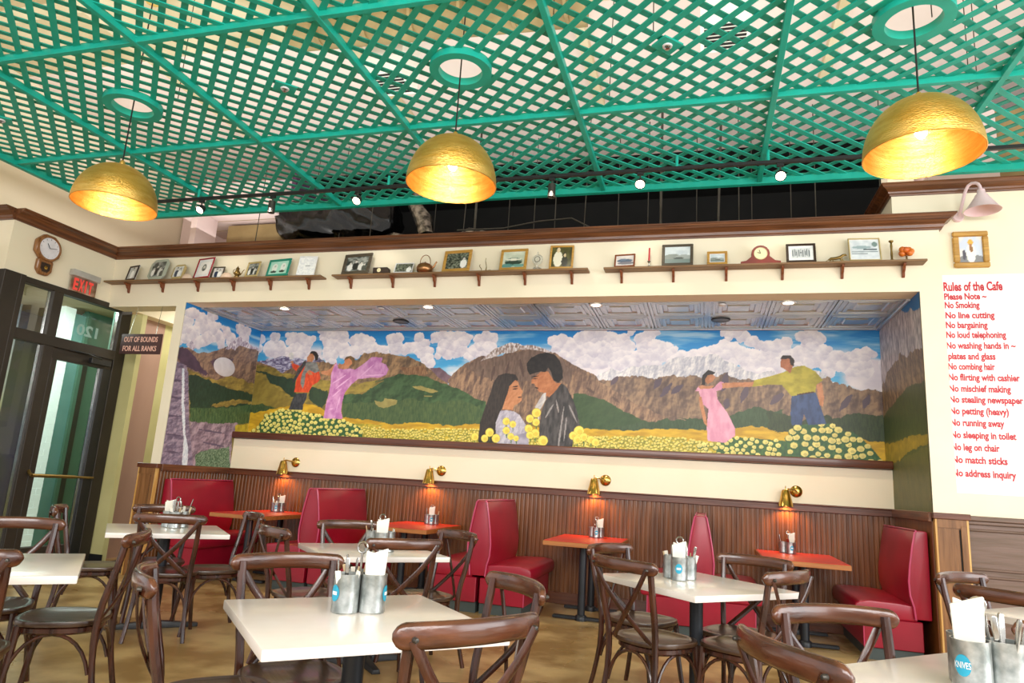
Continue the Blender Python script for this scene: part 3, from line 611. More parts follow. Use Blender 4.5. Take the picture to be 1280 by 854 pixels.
# ------------------------------------------------------------------ mural layers, metres on each wall
MB_BACK = [('SKY', '1580cc', '62bfea'), ('CLOUD', [(-6.2, 3.038, 0.124), (-6.2, 2.993, 0.093), (-5.849, 3.085, 0.082), (-5.876, 2.924, 0.144), (-6.2, 2.878, 0.124), (-5.719, 2.903, 0.103), (-5.563, 3.063, 0.103), (-5.436, 3.063, 0.113), (-5.329, 3.018, 0.103), (-5.496, 2.949, 0.113), (-5.367, 2.928, 0.103), (-5.045, 3.131, 0.103), (-4.896, 3.12, 0.113), (-4.772, 3.109, 0.082), (-4.802, 3.154, 0.072), (-4.93, 2.997, 0.144), (-4.802, 2.953, 0.124), (-4.937, 2.863, 0.124), (-4.721, 2.887, 0.103), (-4.595, 3.043, 0.093), (-4.452, 3.054, 0.093), (-4.354, 3.021, 0.082), (-4.441, 2.955, 0.124), (-4.579, 2.91, 0.103), (-4.296, 2.934, 0.103), (-4.177, 2.913, 0.082), (-4.713, 2.821, 0.062), (-4.573, 2.855, 0.082), (-5.604, 2.813, 0.082), (-5.252, 2.816, 0.062), (-4.393, 3.021, 0.082), (-4.338, 2.956, 0.072), (-4.044, 3.066, 0.082), (-3.953, 3.077, 0.086), (-3.989, 2.979, 0.103), (-4.168, 2.913, 0.082), (-3.655, 3.088, 0.072), (-3.601, 3.002, 0.082), (-3.711, 2.959, 0.093), (-3.569, 2.896, 0.103), (-3.516, 2.811, 0.093), (-3.465, 2.748, 0.072), (-3.822, 2.926, 0.082), (-3.406, 3.089, 0.078), (-3.319, 3.121, 0.078), (-3.205, 3.089, 0.093), (-3.118, 3.111, 0.078), (-3.287, 3.004, 0.103), (-3.152, 2.983, 0.124), (-3.025, 3.047, 0.093), (-3.059, 2.92, 0.093), (-2.985, 3.089, 0.062), (-2.809, 3.069, 0.082), (-2.726, 3.111, 0.078), (-2.638, 3.09, 0.078), (-2.802, 2.964, 0.093), (-2.673, 2.964, 0.113), (-2.883, 2.901, 0.093), (-2.752, 2.87, 0.072), (-3.324, 2.919, 0.082), (-1.748, 3.035, 0.109), (-1.617, 2.971, 0.131), (-1.474, 3.079, 0.109), (-1.37, 3.121, 0.098), (-1.245, 3.121, 0.098), (-1.12, 3.079, 0.098), (-1.016, 3.037, 0.098), (-0.912, 2.975, 0.098), (-1.489, 2.929, 0.131), (-1.322, 2.952, 0.131), (-1.156, 2.932, 0.131), (-1.031, 2.87, 0.109), (-1.612, 2.843, 0.109), (-1.421, 2.803, 0.109), (-1.234, 2.784, 0.098), (-1.049, 2.766, 0.087), (-0.908, 2.809, 0.087), (-0.826, 2.768, 0.098), (-0.753, 3.08, 0.087), (-0.654, 3.122, 0.087), (-0.711, 2.997, 0.098), (-0.592, 2.997, 0.098), (-0.492, 2.957, 0.098), (-0.589, 2.874, 0.131), (-0.432, 2.895, 0.109), (-0.748, 2.852, 0.109), (-0.353, 2.835, 0.087), (-0.876, 3.164, 0.048), (-1.523, 2.739, 0.087), (-0.261, 2.81, 0.115), (-0.139, 2.854, 0.104), (-0.018, 2.898, 0.092), (0.103, 2.941, 0.081), (0.222, 2.984, 0.092), (0.321, 2.964, 0.092), (0.202, 2.899, 0.115), (0.38, 2.901, 0.115), (0.457, 2.839, 0.115), (0.535, 2.881, 0.092), (0.262, 3.133, 0.064), (0.361, 3.144, 0.069), (0.44, 3.102, 0.074), (0.518, 3.049, 0.074), (0.595, 3.007, 0.069), (0.691, 2.987, 0.092), (0.806, 3.008, 0.092), (0.728, 2.883, 0.138), (0.612, 2.799, 0.138), (0.803, 2.801, 0.138), (0.495, 2.756, 0.115), (0.103, 2.835, 0.115), (0.738, 2.964, 0.116), (0.834, 2.99, 0.102), (1.052, 3.109, 0.073), (1.147, 3.122, 0.081), (1.24, 3.083, 0.073), (1.144, 2.992, 0.116), (1.259, 2.941, 0.102), (1.047, 2.888, 0.131), (1.187, 2.863, 0.131), (1.373, 2.865, 0.102), (1.488, 2.866, 0.081), (1.324, 2.788, 0.116), (1.485, 2.777, 0.102), (1.626, 2.893, 0.081), (1.717, 2.919, 0.073), (1.95, 2.869, 0.087), (1.666, 2.779, 0.102), (1.95, 2.768, 0.102), (1.551, 2.715, 0.073), (0.928, 2.861, 0.116)]), ('STREAK', [(-3.479, 2.896), (-2.877, 2.817), (-1.522, 2.718), (-1.27, 2.638)], 'ffffff'), ('P', [(-6.2, 2.719), (-5.83, 2.788), (-5.707, 2.823), (-5.602, 2.802), (-5.449, 2.792), (-5.268, 2.749), (-5.243, 2.571), (-6.2, 2.605)], '5c5478', 'c9cbe0', 30, (1, 2), 0.02), ('P', [(-5.262, 2.704), (-5.195, 2.761), (-5.103, 2.817), (-5.022, 2.763), (-4.985, 2.664), (-5.25, 2.616)], '4c4660', 'b5b6cc', 30, (1, 2), 0.02), ('P', [(-1.309, 2.585), (-1.208, 2.639), (-1.108, 2.713), (-0.985, 2.663), (-0.866, 2.737), (-0.745, 2.728), (-0.627, 2.754), (-0.508, 2.756), (-0.431, 2.804), (-0.314, 2.856), (-0.2, 2.887), (-0.302, 2.831), (-0.18, 2.864), (-0.038, 2.859), (0.103, 2.898), (0.222, 2.826), (0.32, 2.785), (0.456, 2.693), (0.572, 2.674), (0.725, 2.697), (0.855, 2.678), (0.879, 2.795), (1.067, 2.759), (1.252, 2.685), (1.365, 2.61), (1.499, 2.525), (1.611, 2.503), (1.95, 2.519), (1.95, 2.509), (1.95, 2.203), (-1.231, 2.106)], 'f4f1ee', 'b4b6c2', 11, (1.7, 1.0), 0.02), ('P', [(-1.278, 2.575), (-1.125, 2.588), (-0.942, 2.592), (-0.803, 2.625), (-0.624, 2.597), (-0.467, 2.62), (-0.312, 2.613), (-0.198, 2.625), (-0.259, 2.597), (-0.158, 2.662), (-0.037, 2.622), (0.122, 2.604), (0.221, 2.668), (0.3, 2.607), (0.417, 2.609), (0.494, 2.58), (0.647, 2.593), (0.799, 2.575), (0.827, 2.575), (1.039, 2.553), (1.227, 2.633), (1.297, 2.66), (1.432, 2.574), (1.588, 2.497), (1.95, 2.519), (1.95, 2.509), (1.95, 2.154), (-1.229, 2.065)], 'a08468', '5c4a44', 8, (1.3, 0.8), 0.035), ('VEIN', [(-0.582, 2.487), (-0.506, 2.589), (-0.503, 2.388), (-0.388, 2.531), (-0.368, 2.432), (-0.272, 2.514), (-1.102, 2.507), (-1.024, 2.601), (-0.379, 2.426), (-0.258, 2.523), (0.182, 2.459), (0.241, 2.669), (0.395, 2.341), (0.454, 2.507), (0.22, 2.255), (0.24, 2.358), (0.719, 2.33), (0.834, 2.434), (1.422, 2.274), (1.541, 2.439), (1.671, 2.319), (1.72, 2.443), (0.728, 2.342), (0.825, 2.447), (1.95, 2.444), (1.95, 2.396)], '5a4c58', 0.035), ('P', [(-6.2, 2.808), (-6.2, 2.763), (-5.864, 2.674), (-5.672, 2.587), (-5.48, 2.657), (-5.336, 2.703), (-5.189, 2.716), (-5.047, 2.762), (-4.894, 2.72), (-4.7, 2.711), (-4.561, 2.757), (-4.431, 2.863), (-4.245, 2.891), (-4.14, 2.881), (-4.235, 2.88), (-4.07, 2.87), (-3.953, 2.854), (-3.79, 2.83), (-3.672, 2.788), (-3.577, 2.746), (-3.493, 2.684), (-3.365, 2.623), (-3.245, 2.51), (-3.151, 2.439), (-3.127, 2.153), (-6.2, 2.067)], 'ad8a62', '63503e', 9, (1.2, 0.8), 0.02), ('P', [(-3.889, 2.679), (-3.551, 2.704), (-3.474, 2.6), (-3.584, 2.577), (-3.812, 2.595)], '77543a', 'a07c58', 30, (3, 0.7), 0.01), ('P', [(-3.471, 2.684), (-3.326, 2.686), (-3.21, 2.615), (-3.14, 2.564), (-3.064, 2.441), (-3.198, 2.48), (-3.337, 2.56)], '7f6672', '69525e', 10, (1, 1), 0.01), ('P', [(-3.202, 2.521), (-3.142, 2.595), (-3.052, 2.69), (-2.959, 2.758), (-2.834, 2.817), (-2.751, 2.856), (-2.686, 2.85), (-2.6, 2.845), (-2.486, 2.86), (-2.366, 2.964), (-2.21, 2.996), (-2.032, 2.966), (-1.844, 2.906), (-1.718, 2.826), (-1.575, 2.757), (-1.452, 2.689), (-1.282, 2.612), (-1.225, 2.545), (-1.039, 2.436), (-0.855, 2.319), (-0.695, 2.243), (-0.46, 2.141), (-0.383, 2.095), (-1.086, 1.99), (-3.028, 1.994), (-3.173, 2.439)], 'a9886a', '5f4a42', 11, (1.6, 0.6), 0.015), ('P', [(-2.999, 2.712), (-2.791, 2.818), (-2.6, 2.84), (-2.031, 2.946), (-1.738, 2.806), (-1.572, 2.687), (-1.604, 2.508), (-1.829, 2.603), (-2.337, 2.493), (-2.766, 2.587)], '80685a', '665246', 26, (2.6, 0.6), 0.02), ('P', [(-2.78, 2.774), (-2.659, 2.89), (-2.516, 2.984), (-2.37, 3.027), (-2.242, 2.996), (-2.074, 2.987), (-1.928, 2.946), (-1.802, 2.886), (-1.905, 2.906), (-2.072, 2.935), (-2.238, 2.934), (-2.362, 2.892), (-2.488, 2.891), (-2.623, 2.827)], 'e9e4e4', '8a7468', 34, (2, 1), 0.012), ('VEIN', [(-1.387, 2.459), (-1.302, 2.399), (-1.077, 2.364), (-0.995, 2.295), (-2.251, 2.8), (-2.197, 2.597), (-2.397, 2.778), (-2.441, 2.491), (-2.583, 2.714), (-2.613, 2.528), (-2.108, 2.843), (-2.055, 2.64), (-2.73, 2.671), (-2.759, 2.485)], '5b463e', 0.02), ('P', [(-6.2, 2.785), (-6.2, 2.719), (-5.781, 2.63), (-5.568, 2.566), (-5.365, 2.547), (-5.111, 2.508), (-4.914, 2.489), (-4.478, 2.454), (-4.102, 2.526), (-4.041, 1.959), (-6.2, 1.891)], 'a89340', '6f6230', 5, (1, 1.6), 0.02), ('P', [(-6.2, 2.627), (-5.822, 2.562), (-5.639, 2.531), (-5.43, 2.48), (-5.396, 2.238), (-5.528, 2.29), (-5.668, 2.386), (-5.827, 2.427), (-5.921, 2.538)], '2c4330', '24382a', 20, (2, 1), 0.02), ('P', [(-6.2, 2.581), (-5.911, 2.471), (-5.715, 2.363), (-5.442, 2.215), (-5.448, 2.083), (-5.748, 2.074), (-6.2, 2.111)], '94823a', '7d6c30', 6, (1, 1), 0.02), ('P', [(-5.22, 2.396), (-5.07, 2.377), (-4.918, 2.337), (-4.923, 2.185), (-5.008, 2.097), (-5.196, 2.221)], '33482f', '2b3d2a', 20, (2, 1), 0.02), ('P', [(-6.2, 2.111), (-5.91, 2.136), (-5.674, 2.088), (-5.597, 1.904), (-6.2, 1.891)], '2f4529', '4b5c33', 30, (3, 0.8), 0.02), ('P', [(-4.581, 2.323), (-4.461, 2.305), (-4.327, 2.372), (-4.197, 2.46), (-4.102, 2.526), (-4.077, 2.293), (-4.647, 2.279)], 'a08845', '8a7338', 8, (1, 1), 0.02), ('P', [(-4.697, 2.299), (-4.557, 2.319), (-4.414, 2.306), (-4.283, 2.394), (-4.101, 2.515), (-4.26, 2.469), (-4.127, 2.525), (-3.992, 2.56), (-3.88, 2.593), (-3.652, 2.587), (-3.494, 2.568), (-3.377, 2.508), (-3.242, 2.479), (-3.063, 2.421), (-2.928, 2.352), (-2.774, 2.295), (-2.666, 2.263), (-2.603, 1.969), (-3.59, 1.933), (-4.269, 1.93), (-4.28, 1.95), (-4.658, 1.98)], '48663f', '2b4528', 8, (1, 1), 0.015), ('P', [(-4.3, 2.202), (-4.019, 2.168), (-3.735, 2.28), (-3.396, 2.227), (-3.051, 2.277), (-2.746, 2.205), (-2.644, 1.968), (-3.589, 1.923), (-4.268, 1.919), (-4.303, 1.95), (-4.659, 1.99), (-4.684, 2.192)], '3a5333', '55683c', 30, (3.5, 0.7), 0.03), ('P', [(-3.694, 2.428), (-3.571, 2.441), (-3.435, 2.413), (-3.31, 2.374), (-3.385, 2.351), (-3.52, 2.373), (-3.635, 2.404)], 'a59a5a', '93894e', 20, (1, 1), 0.01), ('P', [(-4.21, 2.226), (-4.072, 2.23), (-4.065, 2.272), (-3.879, 2.245), (-3.885, 2.193), (-4.017, 2.147), (-4.131, 2.144), (-4.194, 2.184)], 'a59a5a', '93894e', 20, (1, 1), 0.015), ('P', [(-3.515, 2.317), (-3.393, 2.32), (-3.403, 2.305), (-3.503, 2.303)], 'a59a5a', '93894e', 20, (1, 1), 0.004), ('P', [(-1.558, 2.361), (-1.56, 2.383), (-1.426, 2.396), (-1.301, 2.348), (-1.177, 2.321), (-1.033, 2.243), (-0.892, 2.177), (-0.732, 2.102), (-0.575, 2.068), (-0.496, 1.983), (-1.572, 1.931), (-1.587, 2.116)], '3f5733', '324a2a', 9, (1, 1), 0.015), ('P', [(-1.085, 1.97), (-0.848, 2.039), (-0.692, 2.084), (-0.575, 2.088), (-0.46, 2.112), (-0.306, 2.117), (-0.194, 2.121), (-0.315, 2.145), (-0.174, 2.139), (0.024, 2.126), (0.259, 2.164), (0.414, 2.24), (0.567, 2.306), (0.718, 2.229), (0.848, 2.273), (0.843, 1.995), (-0.373, 1.947), (-0.886, 1.958)], '41573a', '33472c', 30, (3, 0.8), 0.03), ('P', [(0.679, 2.252), (0.821, 2.218), (1.03, 2.15), (1.261, 2.207), (1.42, 2.2), (1.489, 2.239), (1.579, 2.242), (1.95, 2.236), (1.95, 2.253), (1.95, 1.867), (0.676, 2.012)], '3c4a2b', '2c3a22', 30, (3, 0.8), 0.03), ('P', [(-6.2, 2.067), (-6.2, 1.979), (-5.748, 2.074), (-5.263, 2.176), (-4.96, 2.098), (-4.66, 2.001), (-4.47, 1.986), (-4.041, 1.959), (-4.134, 1.955), (-3.926, 1.932), (-3.593, 1.964), (-3.328, 1.953), (-3.024, 1.944), (-2.835, 1.981), (-2.687, 1.976), (-1.409, 1.968), (-1.085, 1.96), (-0.788, 1.971), (-0.497, 2.002), (-0.193, 2.004), (-0.253, 2.003), (0.005, 2.002), (0.22, 2.021), (0.412, 2.058), (0.603, 2.065), (0.843, 1.995), (0.723, 2.014), (1.141, 2.005), (1.95, 1.935), (1.95, 1.915), (1.95, 1.6), (-6.2, 1.6)], 'd9b02c', 'b98f20', 14, (0.6, 2), 0.02), ('P', [(-4.463, 1.923), (-4.037, 1.917), (-4.26, 1.847), (-3.584, 1.872), (-2.745, 1.904), (-1.385, 1.878), (-0.688, 1.906), (-0.193, 1.907), (-0.252, 1.87), (0.841, 1.896), (0.837, 1.6), (-4.436, 1.6)], '8d8a2c', 'd6b838', 40, (0.8, 1.4), 0.01), ('FLOW', [(-4.411, 1.883), (-4.033, 1.876), (-4.261, 1.857), (-3.585, 1.883), (-2.746, 1.914), (-1.385, 1.878), (-0.688, 1.897), (-0.193, 1.907), (-0.252, 1.9), (0.025, 1.861), (0.025, 1.6), (-0.37, 1.6), (-1.683, 1.6), (-4.389, 1.6)], 900, 0.016, 'f0dc70', '5f6a22'), ('P', [(-5.928, 1.6), (-5.92, 1.871), (-5.832, 1.962), (-5.716, 2.031), (-5.623, 2.078), (-5.446, 2.066), (-5.246, 2.05), (-5.048, 2.031), (-4.922, 1.992), (-4.752, 1.976), (-4.607, 1.95), (-4.461, 1.913), (-4.361, 1.853), (-4.279, 1.6), (-4.251, 1.6), (-6.2, 1.6)], '3f6a36', '2c5230', 26, (2, 1), 0.008), ('FLOW', [(-5.92, 1.871), (-5.836, 1.984), (-5.718, 2.042), (-5.623, 2.078), (-5.448, 2.079), (-5.248, 2.063), (-5.048, 2.031), (-4.922, 1.992), (-4.752, 1.976), (-4.607, 1.95), (-4.46, 1.902), (-4.36, 1.843), (-4.348, 1.6), (-6.2, 1.6)], 210, 0.027, 'efe27c', '2f5a30'), ('P', [(0.911, 2.021), (1.005, 2.099), (1.19, 2.13), (1.327, 2.123), (1.437, 2.041), (1.549, 2.046), (1.656, 1.953), (1.95, 1.6), (1.95, 1.6), (0.81, 1.6)], '3f6a36', '2c5230', 26, (2, 1), 0.008), ('P', [(0.122, 1.866), (0.277, 1.932), (0.45, 1.939), (0.638, 1.927), (0.841, 1.916), (0.909, 1.921), (0.903, 1.6), (0.122, 1.6)], '456c34', '315530', 26, (2, 1), 0.008), ('FLOW', [(0.899, 2.008), (1.005, 2.087), (1.19, 2.118), (1.327, 2.111), (1.437, 2.029), (1.549, 2.046), (1.655, 1.929), (1.95, 1.6), (0.812, 1.6)], 70, 0.036, 'ecdb80', '2f5a30'), ('FLOW', [(-0.073, 1.837), (0.277, 1.932), (0.45, 1.929), (0.841, 1.916), (0.815, 1.917), (0.812, 1.6), (-0.072, 1.6)], 110, 0.028, 'eddf80', '355a2c'), ('P', [(-5.488, 2.076), (-5.459, 2.18), (-5.417, 2.297), (-5.229, 2.314), (-5.233, 2.237), (-5.272, 2.146), (-5.269, 2.076)], '47494c', '2f3136', 30, (2, 1), 0.0), ('P', [(-5.434, 2.316), (-5.43, 2.44), (-5.406, 2.636), (-5.372, 2.715), (-5.275, 2.756), (-5.155, 2.731), (-5.099, 2.641), (-5.053, 2.512), (-5.09, 2.459), (-5.164, 2.419), (-5.215, 2.315)], 'e2582e', 'c8401f', 24, (2, 1), 0.0), ('P', [(-5.405, 2.682), (-5.446, 2.609), (-5.513, 2.661), (-5.546, 2.74), (-5.491, 2.714), (-5.429, 2.695)], 'e2582e', 'c8401f', 24, (2, 1), 0.0), ('P', [(-5.481, 2.439), (-5.476, 2.504), (-5.417, 2.61), (-5.36, 2.729), (-5.321, 2.769), (-5.299, 2.716), (-5.347, 2.637), (-5.395, 2.558), (-5.441, 2.465)], '4a4a4b', '333335', 24, (1, 2), 0.0), ('P', [(-5.33, 2.624), (-5.303, 2.743), (-5.229, 2.743), (-5.14, 2.731), (-5.081, 2.615), (-5.15, 2.588), (-5.243, 2.625), (-5.294, 2.572), (-5.291, 2.442), (-5.309, 2.364), (-5.356, 2.441), (-5.351, 2.558)], '8b8d88', '6b6d6a', 24, (1, 2), 0.0), ('P', [(-5.296, 2.749), (-5.297, 2.809), (-5.26, 2.862), (-5.2, 2.849), (-5.184, 2.783), (-5.215, 2.744)], 'cf9068', 'b4764c', 10, (1, 1), 0.0), ('P', [(-5.275, 2.862), (-5.235, 2.895), (-5.176, 2.889), (-5.125, 2.836), (-5.131, 2.771), (-5.166, 2.757), (-5.189, 2.823), (-5.223, 2.855)], '33261f', '201713', 20, (1, 1), 0.0), ('P', [(-5.283, 2.599), (-5.256, 2.619), (-5.21, 2.6), (-5.183, 2.561), (-5.234, 2.56)], 'cf9068', 'b4764c', 10, (1, 1), 0.0), ('P', [(-5.561, 2.74), (-5.527, 2.76), (-5.5, 2.727), (-5.518, 2.701)], 'cf9068', 'b4764c', 10, (1, 1), 0.0), ('P', [(-5.593, 2.859), (-5.55, 2.873), (-5.515, 2.833), (-5.522, 2.78), (-5.565, 2.766), (-5.595, 2.819)], 'eceadf', 'c9cbd0', 20, (1, 1), 0.01), ('P', [(-5.067, 2.615), (-4.967, 2.623), (-4.914, 2.656), (-4.852, 2.735), (-4.814, 2.716), (-4.845, 2.618), (-4.929, 2.552), (-5.047, 2.576)], 'cf9068', 'b4764c', 10, (1, 1), 0.0), ('P', [(-4.809, 2.735), (-4.749, 2.71), (-4.697, 2.749), (-4.631, 2.673), (-4.685, 2.646), (-4.77, 2.652)], 'cf9068', 'b4764c', 10, (1, 1), 0.0), ('P', [(-4.717, 2.736), (-4.718, 2.801), (-4.663, 2.821), (-4.604, 2.796), (-4.595, 2.725), (-4.633, 2.686), (-4.683, 2.692)], 'dc9468', 'c07848', 10, (1, 1), 0.0), ('P', [(-4.727, 2.762), (-4.705, 2.814), (-4.637, 2.834), (-4.569, 2.802), (-4.552, 2.713), (-4.583, 2.68), (-4.607, 2.763), (-4.654, 2.802)], '7d5f3a', '5c4327', 24, (1, 1), 0.0), ('P', [(-4.94, 1.972), (-4.923, 2.169), (-4.9, 2.322), (-4.888, 2.45), (-4.897, 2.579), (-4.863, 2.709), (-4.831, 2.741), (-4.8, 2.658), (-4.713, 2.646), (-4.63, 2.66), (-4.543, 2.642), (-4.479, 2.688), (-4.376, 2.766), (-4.319, 2.818), (-4.16, 2.813), (-4.166, 2.743), (-4.095, 2.718), (-4.054, 2.655), (-4.08, 2.579), (-4.171, 2.54), (-4.322, 2.537), (-4.486, 2.515), (-4.576, 2.444), (-4.66, 2.328), (-4.686, 2.201), (-4.685, 2.075), (-4.652, 1.976)], 'd79ecb', 'b96fae', 14, (1.4, 1.0), 0.004), ('VEIN', [(-4.859, 2.451), (-4.675, 2.57), (-4.807, 2.375), (-4.588, 2.545), (-4.836, 2.273), (-4.722, 2.377), (-4.758, 2.098), (-4.724, 2.275), (-4.462, 2.548), (-4.273, 2.716), (-4.394, 2.561), (-4.121, 2.579), (-4.87, 2.094), (-4.816, 2.109)], 'e3b2d9', 0.009), ('P', [(-2.731, 1.847), (-2.725, 1.995), (-2.67, 2.194), (-2.613, 2.379), (-2.579, 2.513), (-2.524, 2.598), (-2.423, 2.63), (-2.301, 2.615), (-2.26, 2.553), (-2.312, 2.502), (-2.36, 2.451), (-2.387, 2.334), (-2.431, 2.234), (-2.468, 2.135), (-2.501, 2.002), (-2.487, 1.6), (-2.726, 1.6)], '3a302c', '28211f', 30, (3, 0.7), 0.0), ('P', [(-2.444, 2.168), (-2.417, 2.284), (-2.389, 2.367), (-2.369, 2.467), (-2.297, 2.544), (-2.258, 2.519), (-2.238, 2.462), (-2.19, 2.402), (-2.205, 2.364), (-2.197, 2.29), (-2.245, 2.248), (-2.291, 2.222), (-2.308, 2.164)], 'd39468', 'bc7a50', 12, (1, 1), 0.0), ('P', [(-2.505, 1.807), (-2.519, 2.002), (-2.469, 2.151), (-2.392, 2.161), (-2.29, 2.148), (-2.22, 2.11), (-2.147, 2.015), (-2.11, 1.952), (-2.083, 1.6), (-2.484, 1.6)], 'cfc9d2', '9f9aac', 12, (1.5, 1), 0.0), ('P', [(-2.303, 1.816), (-2.239, 1.866), (-2.14, 1.886), (-2.094, 1.952), (-2.066, 1.6), (-2.299, 1.6)], 'b6b0bf', '8f8a9c', 14, (1, 1), 0.0), ('P', [(-2.046, 2.59), (-1.982, 2.649), (-1.882, 2.658), (-1.828, 2.577), (-1.775, 2.512), (-1.836, 2.413), (-1.882, 2.347), (-1.935, 2.395), (-1.985, 2.402), (-2.022, 2.458), (-2.049, 2.499), (-2.091, 2.506), (-2.086, 2.556)], 'cf8a5c', 'b87248', 12, (1, 1), 0.0), ('P', [(-1.902, 2.395), (-1.808, 2.512), (-1.709, 2.514), (-1.769, 2.382), (-1.831, 2.3)], 'c07c50', 'a8673e', 12, (1, 1), 0.0), ('P', [(-2.151, 2.671), (-2.165, 2.754), (-2.11, 2.83), (-2.011, 2.881), (-1.911, 2.899), (-1.809, 2.875), (-1.739, 2.792), (-1.701, 2.694), (-1.692, 2.579), (-1.742, 2.521), (-1.81, 2.545), (-1.848, 2.659), (-1.884, 2.708), (-1.915, 2.65), (-1.982, 2.657), (-2.065, 2.631), (-2.114, 2.613)], '2a2320', '191514', 26, (1, 1), 0.0), ('P', [(-2.025, 2.213), (-1.934, 2.378), (-1.893, 2.396), (-1.897, 2.298), (-1.957, 2.183), (-1.965, 2.021)], 'd9d6d2', 'b9b4b4', 12, (1, 1), 0.0), ('P', [(-1.961, 1.957), (-1.938, 2.151), (-1.896, 2.282), (-1.771, 2.431), (-1.709, 2.514), (-1.642, 2.483), (-1.588, 2.371), (-1.517, 2.228), (-1.452, 2.008), (-1.52, 1.911), (-1.546, 1.6), (-1.868, 1.6), (-1.938, 1.831)], '55504f', '2e2b2c', 14, (2.2, 0.7), 0.01), ('VEIN', [(-1.766, 2.318), (-1.725, 2.158), (-1.663, 2.224), (-1.723, 1.6), (-1.599, 2.242), (-1.493, 2.038), (-1.886, 2.088), (-1.795, 2.252), (-1.625, 2.097), (-1.644, 1.811)], '98918f', 0.011), ('VEIN', [(-2.321, 2.427), (-2.265, 2.436), (-2.086, 2.559), (-2.011, 2.57), (-2.25, 2.325), (-2.203, 2.332)], '4a2a20', 0.007), ('VEIN', [(-2.326, 2.455), (-2.258, 2.466), (-2.092, 2.586), (-2.004, 2.6), (-2.042, 2.458), (-1.996, 2.446)], '33211b', 0.008), ('BIG', [(-2.384, 2.023, 0.044), (-2.297, 1.99, 0.041), (-2.376, 1.91, 0.044), (-2.313, 1.839, 0.041), (-2.244, 1.818, 0.034), (-2.004, 2.141, 0.054), (-2.083, 2.066, 0.047), (-2.003, 2.025, 0.044), (-2.093, 1.944, 0.047), (-2.007, 1.888, 0.051), (-2.072, 1.865, 0.044), (-1.904, 1.804, 0.058), (-2.117, 1.6, 0.044), (-2.59, 1.877, 0.051), (-2.502, 1.807, 0.051), (-2.65, 1.801, 0.044), (-2.71, 1.6, 0.044), (-2.781, 1.816, 0.047), (-1.465, 1.937, 0.058), (-1.535, 1.879, 0.047), (-1.407, 1.868, 0.047), (-1.485, 1.834, 0.047), (-1.571, 1.6, 0.041), (-1.435, 1.6, 0.044), (-1.319, 1.841, 0.044), (-1.263, 1.812, 0.044)], 'f2df62'), ('P', [(0.025, 1.882), (0.015, 2.044), (0.034, 2.249), (-0.036, 2.309), (-0.076, 2.454), (-0.116, 2.453), (-0.076, 2.516), (0.083, 2.488), (0.162, 2.573), (0.201, 2.564), (0.182, 2.48), (0.122, 2.458), (0.132, 2.365), (0.24, 2.214), (0.326, 2.035), (0.325, 1.954), (0.219, 1.87)], 'e8a9be', 'd58fa9', 14, (2, 0.8), 0.0), ('P', [(-0.076, 2.391), (-0.046, 2.392), (0.004, 2.166), (0.025, 2.044), (-0.015, 2.083), (-0.065, 2.287)], 'cf9068', 'b4764c', 10, (1, 1), 0.0), ('P', [(0.182, 2.553), (0.377, 2.567), (0.494, 2.569), (0.628, 2.603), (0.627, 2.531), (0.493, 2.518), (0.377, 2.515), (0.191, 2.491)], 'cf9068', 'b4764c', 10, (1, 1), 0.0), ('P', [(-0.017, 2.58), (-0.017, 2.643), (0.063, 2.676), (0.113, 2.625), (0.083, 2.572), (0.023, 2.539)], 'cf9068', 'b4764c', 10, (1, 1), 0.0), ('P', [(-0.046, 2.517), (-0.037, 2.643), (0.033, 2.707), (0.113, 2.677), (0.093, 2.656), (0.023, 2.644), (-0.007, 2.591), (-0.007, 2.528)], '2b211d', '1d1715', 20, (1, 1), 0.0), ('P', [(-0.086, 2.506), (-0.036, 2.528), (0.003, 2.514), (0.103, 2.524), (0.063, 2.488), (-0.056, 2.479)], 'cf9068', 'b4764c', 10, (1, 1), 0.0), ('P', [(0.924, 2.096), (0.915, 2.221), (0.931, 2.424), (1.177, 2.475), (1.209, 2.38), (1.281, 2.121), (1.098, 2.102), (1.055, 2.226), (1.028, 2.1)], '3f5480', '2c3c63', 14, (2, 0.8), 0.0), ('P', [(0.514, 2.517), (0.539, 2.595), (0.684, 2.637), (0.853, 2.691), (0.973, 2.757), (1.068, 2.772), (1.183, 2.709), (1.261, 2.609), (1.191, 2.556), (1.177, 2.468), (0.93, 2.419), (0.827, 2.549), (0.683, 2.546)], 'bfb23a', '9f9428', 14, (1, 1.4), 0.0), ('P', [(1.191, 2.556), (1.249, 2.583), (1.267, 2.407), (1.253, 2.307), (1.219, 2.331), (1.203, 2.43)], 'cf9068', 'b4764c', 10, (1, 1), 0.0), ('P', [(0.818, 2.755), (0.827, 2.86), (0.88, 2.886), (0.939, 2.835), (0.949, 2.757), (0.924, 2.679), (0.877, 2.717)], 'c88058', 'a8643f', 10, (1, 1), 0.0), ('P', [(0.82, 2.846), (0.845, 2.886), (0.928, 2.887), (0.97, 2.835), (0.961, 2.757), (0.926, 2.783), (0.916, 2.847)], '3b2a20', '261a14', 20, (1, 1), 0.0), ('P', [(0.99, 2.446), (1.165, 2.48), (1.165, 2.465), (0.989, 2.43)], '5a3a20', '4a2e18', 20, (1, 1), 0.0)]
